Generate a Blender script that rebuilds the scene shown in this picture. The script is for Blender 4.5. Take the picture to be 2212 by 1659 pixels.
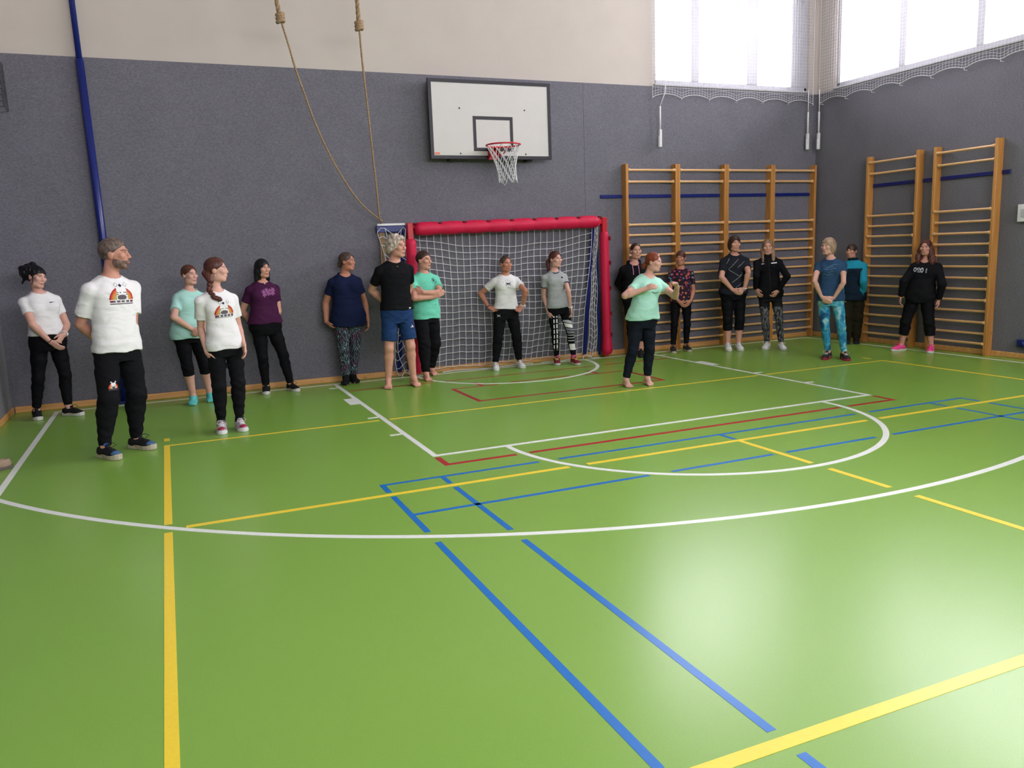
import bpy, bmesh, math, random
import numpy as np
from mathutils import Vector, Matrix
from mathutils.bvhtree import BVHTree

for o in list(bpy.data.objects): bpy.data.objects.remove(o)
SC = bpy.context.scene
COL = SC.collection

# ------------------------------------------------------------------ camera
cam_data = bpy.data.cameras.new('camera')
cam_data.sensor_width = 36.0
cam_data.lens = 28.126
cam_data.clip_start = 0.05
camera = bpy.data.objects.new('camera', cam_data)
COL.objects.link(camera)
_r = Vector((0.91790998, -0.39504721, -0.03713443))
_u = Vector((0.09949338, 0.13855501, 0.9853444))
_f = Vector((0.38411239, 0.90815209, -0.16648561))
M = Matrix((( _r.x, _u.x, -_f.x, -4.3412), (_r.y, _u.y, -_f.y, -10.5353), (_r.z, _u.z, -_f.z, 1.6799), (0, 0, 0, 1)))
camera.matrix_world = M
SC.camera = camera

# ------------------------------------------------------------------ daylight and exposure
SC.view_settings.view_transform = 'Standard'
SC.view_settings.look = 'None'
SC.view_settings.gamma = 1.0
SC.view_settings.exposure = 0.32
SC.view_settings.use_curve_mapping = False
SC.cycles.max_bounces = 6; SC.cycles.diffuse_bounces = 4; SC.cycles.glossy_bounces = 2; SC.cycles.transparent_max_bounces = 6
SC.cycles.adaptive_threshold = 0.08; SC.cycles.adaptive_min_samples = 20; SC.cycles.caustics_reflective = False; SC.cycles.caustics_refractive = False
world = bpy.data.worlds.new('overcast_sky'); SC.world = world
world.use_nodes = True
bg = world.node_tree.nodes['Background']
bg.inputs['Color'].default_value = (1.0, 0.93, 1.02, 1)
bg.inputs['Strength'].default_value = 16.0

XC, XL, YW, YB, HC, HG = 5.92, -6.15, 0.228, -15.0, 6.3, 4.02

def portal(name, loc, rot, sx, sy):
    l = bpy.data.lights.new(name, 'AREA'); l.shape = 'RECTANGLE'; l.size = sx; l.size_y = sy
    l.cycles.is_portal = True
    o = bpy.data.objects.new(name, l); o.location = loc; o.rotation_euler = rot; COL.objects.link(o)
portal('window_portal', (XC+0.13, -7.5, 5.09), (0, math.radians(90), 0), 2.06, 14.4)
portal('window_portal', (4.24, YW+0.13, 5.09), (math.radians(-90), 0, 0), 3.0, 2.06)
portal('window_portal', (0, YB-0.13, 5.09), (math.radians(90), 0, 0), 10.3, 2.06)  # portal for the added rear window, out of view

# ------------------------------------------------------------------ helpers
def link(o, parent=None):
    COL.objects.link(o)
    if parent is not None: o.parent = parent
    return o
def mesh_obj(name, verts, faces, mats, parent=None, smooth=False, midx=None):
    me = bpy.data.meshes.new(name)
    me.from_pydata([tuple(map(float, v)) for v in verts], [], faces)
    for m in (mats if isinstance(mats, (list, tuple)) else [mats]): me.materials.append(m)
    if midx is not None: me.polygons.foreach_set('material_index', midx)
    if smooth: me.polygons.foreach_set('use_smooth', [True]*len(me.polygons))
    me.update()
    return link(bpy.data.objects.new(name, me), parent)
def empty(name, loc, label, cat, group=None, kind=None):
    o = bpy.data.objects.new(name, None); o.location = loc; o.empty_display_size = 0.1
    link(o)
    return tag(o, label, cat, group, kind)
def tag(o, label=None, cat=None, group=None, kind=None):
    if label: o['label'] = label
    if cat: o['category'] = cat
    if group: o['group'] = group
    if kind: o['kind'] = kind
    return o
class MB:
    """collects vertices and faces for one mesh"""
    def __init__(s): s.v = []; s.f = []; s.m = []; s.mi = 0
    def add(s, vs, fs):
        k = len(s.v); s.v += [tuple(v) for v in vs]; s.f += [tuple(i+k for i in f) for f in fs]; s.m += [s.mi]*len(fs)
    def box(s, x0, y0, z0, x1, y1, z1):
        vs = [(x, y, z) for x in (x0, x1) for y in (y0, y1) for z in (z0, z1)]
        s.add(vs, [(0,1,3,2),(4,6,7,5),(0,4,5,1),(2,3,7,6),(0,2,6,4),(1,5,7,3)])
    def bbox(s, x0, y0, z0, x1, y1, z1, b=0.005):
        """box with chamfered edges along its longest axis and ends"""
        bm = bmesh.new(); bmesh.ops.create_cube(bm, size=1)
        for v in bm.verts: v.co = ((x0+x1)/2+v.co.x*(x1-x0), (y0+y1)/2+v.co.y*(y1-y0), (z0+z1)/2+v.co.z*(z1-z0))
        bmesh.ops.bevel(bm, geom=list(bm.edges), offset=b, segments=1, affect='EDGES')
        bm.verts.ensure_lookup_table()
        s.add([v.co for v in bm.verts], [[v.index for v in f.verts] for f in bm.faces]); bm.free()
    def tube(s, pts, r, n=8, cap=True, ell=None, up=None):
        pts = [Vector(p) for p in pts]; rs = r if isinstance(r, (list, tuple)) else [r]*len(pts)
        k = len(s.v); N = len(pts); ref = Vector(up) if up else None
        prev = None
        for i, p in enumerate(pts):
            d = (pts[min(i+1, N-1)]-pts[max(i-1, 0)]).normalized()
            if prev is None:
                a = ref if ref else (Vector((0,0,1)) if abs(d.z) < 0.9 else Vector((1,0,0)))
                a = (a-d*a.dot(d)).normalized()
            else:
                a = prev-d*prev.dot(d)
                a = a.normalized() if a.length > 1e-6 else Vector((1,0,0))
            prev = a; b = d.cross(a); e = ell or (1, 1)
            for j in range(n):
                t = 2*math.pi*j/n
                s.v.append(tuple(p+a*(math.cos(t)*rs[i]*e[0])+b*(math.sin(t)*rs[i]*e[1])))
        for i in range(N-1):
            for j in range(n):
                s.f.append((k+i*n+j, k+i*n+(j+1) % n, k+(i+1)*n+(j+1) % n, k+(i+1)*n+j)); s.m.append(s.mi)
        if cap:
            s.f.append(tuple(k+j for j in range(n))[::-1]); s.m.append(s.mi)
            s.f.append(tuple(k+(N-1)*n+j for j in range(n))); s.m.append(s.mi)
    def build(s, name, mats, parent=None, smooth=False):
        return mesh_obj(name, s.v, s.f, mats, parent, smooth, s.m)

# ------------------------------------------------------------------ materials
def new_mat(name):
    m = bpy.data.materials.new(name); m.use_nodes = True
    return m, m.node_tree.nodes, m.node_tree.links, m.node_tree.nodes['Principled BSDF']
def mat(name, col, rough=0.6, spec=0.4, noise=0.0, scale=30.0, bump=0.0, stretch=(1, 1, 1), metal=0.0, sheen=0.0, col2=None, bscale=None):
    m, N, L, P = new_mat(name)
    P.inputs['Base Color'].default_value = (*col, 1); P.inputs['Roughness'].default_value = rough
    P.inputs['Specular IOR Level'].default_value = spec; P.inputs['Metallic'].default_value = metal
    if sheen: P.inputs['Sheen Weight'].default_value = sheen
    if noise or bump:
        tc = N.new('ShaderNodeTexCoord'); mp = N.new('ShaderNodeMapping'); mp.inputs['Scale'].default_value = stretch
        L.new(tc.outputs['Object'], mp.inputs['Vector'])
        nz = N.new('ShaderNodeTexNoise'); nz.inputs['Scale'].default_value = scale; nz.inputs['Detail'].default_value = 4
        L.new(mp.outputs['Vector'], nz.inputs['Vector'])
        if noise:
            mx = N.new('ShaderNodeMix'); mx.data_type = 'RGBA'
            rp = N.new('ShaderNodeValToRGB'); rp.color_ramp.elements[0].position = 0.3; rp.color_ramp.elements[1].position = 0.7
            L.new(nz.outputs['Fac'], rp.inputs['Fac']); L.new(rp.outputs['Color'], mx.inputs['Factor'])
            c2 = col2 or tuple(c*(1-noise) for c in col)
            mx.inputs['A'].default_value = (*col, 1); mx.inputs['B'].default_value = (*c2, 1)
            L.new(mx.outputs['Result'], P.inputs['Base Color'])
        if bump:
            bp = N.new('ShaderNodeBump'); bp.inputs['Strength'].default_value = bump; bp.inputs['Distance'].default_value = 0.004
            L.new(nz.outputs['Fac'], bp.inputs['Height']); L.new(bp.outputs['Normal'], P.inputs['Normal'])
    return m

MT = {}
def floor_mat():
    m, N, L, P = new_mat('green_vinyl_floor')
    tc = N.new('ShaderNodeTexCoord')
    n1 = N.new('ShaderNodeTexNoise'); n1.inputs['Scale'].default_value = 0.8; n1.inputs['Detail'].default_value = 3
    n2 = N.new('ShaderNodeTexNoise'); n2.inputs['Scale'].default_value = 160; n2.inputs['Detail'].default_value = 2
    mp = N.new('ShaderNodeMapping'); mp.inputs['Scale'].default_value = (3, 0.35, 1); mp.inputs['Rotation'].default_value = (0, 0, 0.5)
    n3 = N.new('ShaderNodeTexNoise'); n3.inputs['Scale'].default_value = 5; n3.inputs['Detail'].default_value = 8; n3.inputs['Roughness'].default_value = 0.75
    for n in (n1, n2): L.new(tc.outputs['Object'], n.inputs['Vector'])
    L.new(tc.outputs['Object'], mp.inputs['Vector']); L.new(mp.outputs['Vector'], n3.inputs['Vector'])
    a = N.new('ShaderNodeMix'); a.data_type = 'RGBA'
    a.inputs['A'].default_value = (0.225, 0.425, 0.060, 1); a.inputs['B'].default_value = (0.245, 0.450, 0.070, 1)
    L.new(n1.outputs['Fac'], a.inputs['Factor'])
    b = N.new('ShaderNodeMix'); b.data_type = 'RGBA'; b.blend_type = 'MULTIPLY'; b.inputs['Factor'].default_value = 0.22
    L.new(a.outputs['Result'], b.inputs['A']); L.new(n2.outputs['Fac'], b.inputs['B'])
    rp = N.new('ShaderNodeValToRGB'); rp.color_ramp.elements[0].position = 0.63; rp.color_ramp.elements[1].position = 0.74
    L.new(n3.outputs['Fac'], rp.inputs['Fac'])
    sc = N.new('ShaderNodeMath'); sc.operation = 'MULTIPLY'; sc.inputs[1].default_value = 0.10; L.new(rp.outputs['Color'], sc.inputs[0])
    c = N.new('ShaderNodeMix'); c.data_type = 'RGBA'; c.inputs['B'].default_value = (0.42, 0.55, 0.20, 1)
    L.new(sc.outputs[0], c.inputs['Factor']); L.new(b.outputs['Result'], c.inputs['A'])
    L.new(c.outputs['Result'], P.inputs['Base Color'])
    P.inputs['Roughness'].default_value = 0.29; P.inputs['Specular IOR Level'].default_value = 0.5
    bp = N.new('ShaderNodeBump'); bp.inputs['Strength'].default_value = 0.06; bp.inputs['Distance'].default_value = 0.002
    L.new(n2.outputs['Fac'], bp.inputs['Height']); L.new(bp.outputs['Normal'], P.inputs['Normal'])
    return m
def felt_mat():
    m, N, L, P = new_mat('grey_needle_felt')
    tc = N.new('ShaderNodeTexCoord')
    mp = N.new('ShaderNodeMapping'); mp.inputs['Scale'].default_value = (0.45, 0.45, 1.25)
    L.new(tc.outputs['Object'], mp.inputs['Vector'])
    n1 = N.new('ShaderNodeTexNoise'); n1.inputs['Scale'].default_value = 85; n1.inputs['Detail'].default_value = 5; n1.inputs['Roughness'].default_value = 0.75
    L.new(mp.outputs['Vector'], n1.inputs['Vector'])
    n2 = N.new('ShaderNodeTexNoise'); n2.inputs['Scale'].default_value = 2.5; L.new(tc.outputs['Object'], n2.inputs['Vector'])
    rp = N.new('ShaderNodeValToRGB'); e = rp.color_ramp.elements
    e[0].position = 0.30; e[0].color = (0.112, 0.106, 0.128, 1); e[1].position = 0.70; e[1].color = (0.228, 0.220, 0.262, 1)
    L.new(n1.outputs['Fac'], rp.inputs['Fac'])
    b = N.new('ShaderNodeMix'); b.data_type = 'RGBA'; b.blend_type = 'MULTIPLY'; b.inputs['Factor'].default_value = 0.18
    L.new(rp.outputs['Color'], b.inputs['A']); L.new(n2.outputs['Fac'], b.inputs['B'])
    L.new(b.outputs['Result'], P.inputs['Base Color']); P.inputs['Roughness'].default_value = 0.95; P.inputs['Specular IOR Level'].default_value = 0.1
    P.inputs['Sheen Weight'].default_value = 0.15
    bp = N.new('ShaderNodeBump'); bp.inputs['Strength'].default_value = 0.35; bp.inputs['Distance'].default_value = 0.004
    L.new(n1.outputs['Fac'], bp.inputs['Height']); L.new(bp.outputs['Normal'], P.inputs['Normal'])
    return m
def wood_mat(name, c1, c2, axis, rough=0.4):
    m, N, L, P = new_mat(name)
    tc = N.new('ShaderNodeTexCoord'); mp = N.new('ShaderNodeMapping')
    s = [26, 26, 26]; s[axis] = 1.6; mp.inputs['Scale'].default_value = s
    L.new(tc.outputs['Object'], mp.inputs['Vector'])
    n1 = N.new('ShaderNodeTexNoise'); n1.inputs['Scale'].default_value = 1.0; n1.inputs['Detail'].default_value = 6; n1.inputs['Distortion'].default_value = 0.6
    L.new(mp.outputs['Vector'], n1.inputs['Vector'])
    rp = N.new('ShaderNodeValToRGB'); e = rp.color_ramp.elements
    e[0].position = 0.35; e[0].color = (*c1, 1); e[1].position = 0.68; e[1].color = (*c2, 1)
    L.new(n1.outputs['Fac'], rp.inputs['Fac'])
    vo = N.new('ShaderNodeTexVoronoi'); vo.inputs['Scale'].default_value = 0.9
    mp2 = N.new('ShaderNodeMapping'); s2 = [9, 9, 9]; s2[axis] = 4; mp2.inputs['Scale'].default_value = s2
    L.new(tc.outputs['Object'], mp2.inputs['Vector']); L.new(mp2.outputs['Vector'], vo.inputs['Vector'])
    rk = N.new('ShaderNodeValToRGB'); rk.color_ramp.elements[0].position = 0.06; rk.color_ramp.elements[1].position = 0.14
    rk.color_ramp.elements[0].color = (0.5, 0.4, 0.32, 1)
    L.new(vo.outputs['Distance'], rk.inputs['Fac'])
    mx = N.new('ShaderNodeMix'); mx.data_type = 'RGBA'; mx.blend_type = 'MULTIPLY'; mx.inputs['Factor'].default_value = 0.7
    L.new(rp.outputs['Color'], mx.inputs['A']); L.new(rk.outputs['Color'], mx.inputs['B'])
    L.new(mx.outputs['Result'], P.inputs['Base Color']); P.inputs['Roughness'].default_value = rough
    return m
def glass_mat():
    m, N, L, P = new_mat('window_glass')
    out = N['Material Output']; tr = N.new('ShaderNodeBsdfTransparent'); gl = N.new('ShaderNodeBsdfGlossy')
    gl.inputs['Roughness'].default_value = 0.02; tr.inputs['Color'].default_value = (0.96, 0.98, 0.97, 1)
    fr = N.new('ShaderNodeFresnel'); fr.inputs['IOR'].default_value = 1.35
    mx = N.new('ShaderNodeMixShader'); L.new(fr.outputs['Fac'], mx.inputs['Fac'])
    L.new(tr.outputs['BSDF'], mx.inputs[1]); L.new(gl.outputs['BSDF'], mx.inputs[2]); L.new(mx.outputs['Shader'], out.inputs['Surface'])
    N.remove(P)
    return m
MT['floor'] = floor_mat(); MT['felt'] = felt_mat(); MT['glass'] = glass_mat()
MT['white_wall'] = mat('white_plaster', (0.53, 0.47, 0.435), 0.85, 0.2, noise=0.05, scale=2.5, bump=0.08)
MT['ceiling'] = mat('ceiling_white', (0.78, 0.77, 0.75), 0.9, 0.2, noise=0.04, scale=3)
MT['frame'] = mat('white_window_frame', (0.46, 0.45, 0.50), 0.4, 0.5, noise=0.03, scale=9)
MT['line_white'] = mat('line_white', (0.83, 0.85, 0.82), 0.33, 0.5, noise=0.06, scale=40)
MT['line_yellow'] = mat('line_yellow', (0.92, 0.67, 0.045), 0.33, 0.5, noise=0.06, scale=40)
MT['line_blue'] = mat('line_blue', (0.001, 0.155, 0.54), 0.33, 0.5, noise=0.08, scale=40)
MT['line_red'] = mat('line_red', (0.44, 0.006, 0.020), 0.33, 0.5, noise=0.1, scale=40)
MT['pine'] = wood_mat('varnished_pine_upright', (0.42, 0.175, 0.040), (0.58, 0.27, 0.072), 2)
MT['rungx'] = wood_mat('pale_beech_rung', (0.66, 0.36, 0.155), (0.74, 0.44, 0.21), 0, 0.35)
MT['rungy'] = wood_mat('pale_beech_rung_side', (0.66, 0.36, 0.155), (0.74, 0.44, 0.21), 1, 0.35)
MT['baseb'] = wood_mat('baseboard_wood', (0.56, 0.27, 0.085), (0.72, 0.38, 0.14), 0, 0.45)
MT['blue_metal'] = mat('blue_painted_metal', (0.005, 0.014, 0.16), 0.32, 0.5, noise=0.15, scale=14)
MT['white_plastic'] = mat('white_plastic', (0.72, 0.71, 0.73), 0.4, 0.5, noise=0.05, scale=20)
MT['net'] = mat('white_net_cord', (0.72, 0.71, 0.74), 0.8, 0.2, noise=0.12, scale=50)
MT['rope'] = mat('hemp_rope', (0.40, 0.27, 0.165), 0.9, 0.1, noise=0.35, scale=70, bump=0.6, stretch=(1, 1, 0.6))
MT['red_pad'] = mat('red_foam_pad', (0.60, 0.006, 0.055), 0.55, 0.35, noise=0.12, scale=14, bump=0.1)
MT['red_paint'] = mat('red_painted_steel', (0.56, 0.008, 0.022), 0.35, 0.5, noise=0.08, scale=20)
MT['dark_red'] = mat('dark_red_strap', (0.16, 0.002, 0.014), 0.7, 0.3, noise=0.1, scale=30)
MT['board'] = mat('backboard_white', (0.58, 0.55, 0.54), 0.5, 0.4, noise=0.04, scale=4)
MT['black'] = mat('black_paint', (0.012, 0.010, 0.016), 0.45, 0.4, noise=0.1, scale=25)
MT['orange_tag'] = mat('orange_sticker', (0.72, 0.22, 0.13), 0.5, 0.4, noise=0.05, scale=25)

# ------------------------------------------------------------------ the hall
def slab(name, boxes, m, parent=None, kind='structure'):
    b = MB()
    for q in boxes: b.box(*q)
    o = b.build(name, m, parent)
    if kind and parent is None: o['kind'] = kind
    return o
floor = slab('floor', [(XL-0.3, YB-0.3, -0.12, XC+0.3, YW+0.3, 0.0)], MT['floor'])
slab('ceiling', [(XL-0.3, YB-0.3, HC, XC+0.3, YW+0.3, HC+0.2)], MT['ceiling'])
WZ0, WZ1 = 4.06, 6.12
back = slab('wall_back', [(XL-0.3, YW, 0, XC+0.3, YW+0.3, WZ0), (XL-0.3, YW, WZ0, 2.74, YW+0.3, HC), (2.74, YW, WZ1, XC+0.3, YW+0.3, HC), (5.74, YW, WZ0, XC+0.3, YW+0.3, WZ1)], MT['white_wall'])
right = slab('wall_right', [(XC, YB-0.3, 0, XC+0.3, YW, WZ0), (XC, YB-0.3, WZ1, XC+0.3, YW, HC), (XC, YW-0.38, WZ0, XC+0.3, YW, WZ1), (XC, YB-0.3, WZ0, XC+0.3, -14.7, WZ1)], MT['white_wall'])
left = slab('wall_left', [(XL-0.3, YB-0.3, 0, XL, YW, HC)], MT['white_wall'])
rear = slab('wall_rear', [(XL, YB-0.3, 0, XC, YB, WZ0), (XL, YB-0.3, WZ1, XC, YB, HC), (XL, YB-0.3, WZ0, -5.2, YB, WZ1), (5.2, YB-0.3, WZ0, XC, YB, WZ1)], MT['white_wall'])  # unseen rear wall; its window opening is added to let in frontal light
T = 0.012
for w, boxes in ((back, [(XL+T+0.001, YW-T, 0, 1.498, YW-0.0005, HG), (1.502, YW-T, 0, XC-T-0.001, YW-0.0005, HG)]),
                 (right, [(XC-T, -3.998, 0, XC-0.0005, YW-T-0.001, HG), (XC-T, -8.998, 0, XC-0.0005, -4.002, HG), (XC-T, YB+0.02, 0, XC-0.0005, -9.002, HG)]),
                 (left, [(XL+0.0005, -4.998, 0, XL+T, YW-T-0.001, HG), (XL+0.0005, YB+0.02, 0, XL+T, -5.002, HG)]),
                 (rear, [(XL+0.02, YB+0.0005, 0, XC-0.02, YB+T, HG)])):
    for q in boxes: slab('felt_panel', [q], MT['felt'], w)
for nm, q in (('baseboard_back', (XL+0.04, YW-T-0.022, 0, XC-0.04, YW-T, 0.075)), ('baseboard_right', (XC-T-0.022, YB+0.05, 0, XC-T, YW-0.04, 0.075)), ('baseboard_left', (XL+T, YB+0.05, 0, XL+T+0.022, YW-0.04, 0.075))):
    b = MB(); b.bbox(*q, b=0.006); tag(b.build(nm, MT['baseb']), kind='structure')

# windows: frame, mullions, panes, sill
def window(name, horizontal, a0, a1, posts, depth0, YW=YW, sg=1):
    """horizontal: 'x' for the back wall, 'y' for the right wall; posts are (start, end) along the wall"""
    def bx(b, s, e, d0, d1, z0, z1):
        if horizontal == 'x': b.bbox(s, min(YW+sg*d0, YW+sg*d1), z0, e, max(YW+sg*d0, YW+sg*d1), z1, b=0.006)
        else: b.bbox(XC+d0, s, z0, XC+d1, e, z1, b=0.006)
    root = MB(); bx(root, a0, a1, 0.05, 0.15, WZ0, WZ0+0.07); bx(root, a0, a1, 0.05, 0.15, WZ1-0.09, WZ1)
    bx(root, a0, a0+0.05, 0.05, 0.15, WZ0, WZ1); bx(root, a1-0.05, a1, 0.05, 0.15, WZ0, WZ1)
    r = root.build(name, MT['frame']); r['kind'] = 'structure'
    edges = [a0+0.05]
    for s, e in posts:
        b = MB(); bx(b, s, e, 0.045, 0.155, WZ0+0.07, WZ1-0.09); b.build('mullion', MT['frame'], r)
        edges += [s, e]
    edges.append(a1-0.05)
    for i in range(0, len(edges), 2):
        b = MB()
        if horizontal == 'x': b.box(edges[i], YW+sg*0.10-0.004, WZ0+0.07, edges[i+1], YW+sg*0.10+0.004, WZ1-0.09)
        else: b.box(XC+0.096, edges[i], WZ0+0.07, XC+0.104, edges[i+1], WZ1-0.09)
        b.build('pane', MT['glass'], r)
    b = MB(); bx(b, a0-0.02, a1+0.02, -0.03, 0.05, WZ0-0.03, WZ0+0.004); b.build('window_sill', MT['frame'], r)
window('window_1', 'x', 2.745, 5.735, [(3.44, 3.58), (4.51, 4.72), (5.41, 5.683)], 0)
posts = []
y = -1.35
while y > -14:
    posts.append((y-0.11, y)); y -= 1.25
posts = posts[::-1]
window('window_2', 'y', -14.695, -0.16, posts, 0)
window('added_rear_window', 'x', -5.195, 5.195, [(-4.0+1.3*i, -3.89+1.3*i) for i in range(7)], 0, YB, -1)  # rear window band added behind the camera to even out the light

# window nets with scalloped lower hem
def scallop(t, p=0.52): 
    u = (t % p)/p
    return 0.055*(1-abs(2*u-1)**2.2)
def window_net(name, horizontal, a0, a1, off, label):
    b = MB(); r = 0.0019
    top = 6.05
    def P(a, z, k=0.0):
        return (a, YW-off-k, z) if horizontal == 'x' else (XC-off-k, a, z)
    def bot(a): return 3.855+scallop(a-a0)
    st = 0.05
    n = int((a1-a0)/st)
    for i in range(n+1):
        a = a0+i*(a1-a0)/n; b.tube([P(a, top), P(a, 4.6), P(a, bot(a))], r, 3, cap=False)
    for j in range(int((top-4.0)/st)+1):
        z = 4.0+j*st; b.tube([P(a0, z), P(a1, z)], r, 3, cap=False)
    m = int((a1-a0)/0.065)
    for lv, rr in ((0, 0.005), (0.04, r), (0.08, r)):
        b.tube([P(a0+i*(a1-a0)/m, bot(a0+i*(a1-a0)/m)+lv*0.9) for i in range(m+1)], rr, 4, cap=False)
    b.tube([P(a0, top), P(a0, 3.86)], 0.004, 4); b.tube([P(a1, top), P(a1, 3.86)], 0.004, 4); b.tube([P(a0, top), P(a1, top)], 0.006, 4)
    o = b.build(name, MT['net'])
    tag(o, label, 'net')
    k = a0
    while k < a1+0.01:                                  # little hooks in the wall that hold the hem
        h = MB()
        if horizontal == 'x': h.tube([(k, YW-T+0.002, 3.835), (k, YW-off-0.006, 3.835), (k, YW-off-0.006, 3.86)], 0.004, 5)
        else: h.tube([(XC-T+0.002, k, 3.835), (XC-off-0.006, k, 3.835), (XC-off-0.006, k, 3.86)], 0.004, 5)
        h.build('hem_hook', MT['white_plastic'], o); k += 0.52
window_net('window_net', 'x', 2.66, 5.78, 0.06, 'white mesh safety net over the back-wall window with scalloped hem')
window_net('window_net', 'y', -14.5, 0.10, 0.07, 'white mesh safety net along the right-wall window band with scalloped hem')

# crank rods hanging from the windows
def crank(loc, dirx, label):
    x, y = loc
    c = empty('window_crank', (x, y, 3.12), label, 'crank', 'window cranks under the safety nets')
    def p(q): return tuple(a-b for a, b in zip(q, (x, y, 3.12)))
    b = MB(); b.tube([p((x+dirx[0]*0.10, y+dirx[1]*0.10, 4.07)), p((x+dirx[0]*0.09, y+dirx[1]*0.09, 3.92)), p((x, y, 3.72))], 0.008, 6); b.build('cord', MT['white_plastic'], c, True)
    b = MB(); b.tube([p((x, y, 3.72)), p((x, y, 3.36))], 0.014, 8); b.build('rod', MT['white_plastic'], c, True)
    b = MB(); b.bbox(-0.022, -0.022, 0.0, 0.022, 0.022, 0.26, b=0.006); b.bbox(-0.03, -0.015, 0.0, 0.012, 0.015, 0.17, b=0.005); b.build('handle', MT['white_plastic'], c)
crank((2.77, 0.138), (1, 0), 'white crank rod hanging under the left end of the back-wall window')
crank((5.655, 0.138), (0, 0), 'white crank rod on the back wall beside the room corner')
crank((5.825, 0.07), (0, 0), 'white crank rod on the right wall beside the room corner')

# ------------------------------------------------------------------ court markings (thin film on the floor)
LZ = {'w': 0.0016, 'y': 0.0013, 'b': 0.0010, 'r': 0.0012}
LN = {'w': ('white_line', 'line_white'), 'y': ('yellow_line', 'line_yellow'), 'b': ('blue_line', 'line_blue'), 'r': ('red_line', 'line_red')}
def strip(c, x0, y0, x1, y1):
    b = MB(); b.box(min(x0, x1), min(y0, y1), 0.0002, max(x0, x1), max(y0, y1), LZ[c]); return b.build(LN[c][0], MT[LN[c][1]], floor)
def arc(c, cx, cy, r, a0, a1, w=0.05, n=96):
    vs, fs = [], []
    for i in range(n+1):
        a = math.radians(a0+(a1-a0)*i/n)
        for rr in (r-w, r):
            for z in (0.0002, LZ[c]): vs.append((cx+rr*math.cos(a), cy+rr*math.sin(a), z))
    for i in range(n):
        k = 4*i
        fs += [(k+1, k+5, k+7, k+3), (k, k+2, k+6, k+4), (k, k+4, k+5, k+1), (k+2, k+3, k+7, k+6)]
    return mesh_obj(LN[c][0], vs, fs, MT[LN[c][1]], floor)
def hseg(c, y0, y1, xs):
    for a, b_ in xs: strip(c, a, y0, b_, y1)
strip('w', -5.69, -0.02, 5.64, 0.03)                                   # end line
AC, AR = -0.0628, 6.80
ya = AC-math.sqrt(AR*AR-5.69**2)
strip('w', -5.69, -0.02, -5.64, ya); strip('w', 5.59, -0.02, 5.64, -14.5)
th = math.degrees(math.acos(5.69/AR))
arc('w', 0, AC, AR, -180+th, -th-1.0, n=160)                            # three-point arc
for s in (-1, 1):
    strip('w', s*2.45, -0.02, s*2.40, -4.32)
    for yy in (-0.31, -2.45, -3.35): strip('w', s*2.56, yy-0.025, s*2.45, yy+0.025)
    strip('w', s*2.56, -1.59, s*2.45, -1.19)
strip('w', -2.40, -4.32, 2.40, -4.27)
arc('w', 0, -4.32, 1.80, -180, 0)
arc('w', 0, -0.07, 1.33, -180, 0)
for s in (-1, 1): strip('w', s*1.33, -0.07, s*1.28, -0.02)
hseg('r', -0.68, -0.64, [(-2.38, -1.28), (-1.12, 1.10), (1.27, 2.38)])
for s in (-1, 1):
    strip('r', s*1.25, -2.24, s*1.20, -1.27); strip('r', s*0.85, -1.26, s*0.80, -0.98)
    strip('r', s*2.45, -4.64, s*2.40, -4.36)
hseg('r', -1.31, -1.27, [(-1.20, -0.62), (0.62, 1.20)]); hseg('r', -2.24, -2.19, [(-1.20, 1.20)]); hseg('r', -1.24, -1.20, [(-0.42, 0.42)])
hseg('r', -4.64, -4.59, [(-2.40, -1.82), (-1.70, 1.70), (1.82, 2.40)])
hseg('y', -2.64, -2.60, [(-4.51, -2.48), (-2.37, 2.37), (2.48, 4.51)])
def arc_y(x, rr=6.775): return AC-math.sqrt(rr*rr-x*x)
for s in (-1, 1):
    g = arc_y(4.48)
    strip('y', s*4.51, -2.64, s*4.46, g+0.075); strip('y', s*4.51, g-0.095, s*4.46, -14.0)
    strip('y', s*4.51, -2.41, s*4.46, -2.28)
hseg('y', -5.20, -5.15, [(-4.38, -1.62), (-1.46, 1.46), (1.62, 4.46)])
hseg('y', -8.64, -8.58, [(-4.46, 4.46)])
strip('y', -0.025, -5.20, 0.025, -6.02); strip('y', -0.025, -6.20, 0.025, -6.74); strip('y', -0.025, -6.95, 0.025, -8.58)
hseg('b', -4.94, -4.90, [(-3.05, -1.76), (-1.58, 1.58), (1.76, 3.05)])
hseg('b', -5.70, -5.66, [(-3.01, -1.22), (-1.02, -0.07), (0.07, 1.02), (1.22, 3.01)])
for x0 in (-3.05, -2.59, 2.55, 3.01):
    g = arc_y(x0+0.02)
    for a, b_ in ((-4.94, -5.12), (-5.23, g+0.085), (g-0.105, -8.54), (-8.68, -13.5)): strip('b', x0, a, x0+0.04, b_)
strip('b', -0.02, -4.94, 0.02, -5.13)

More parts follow.
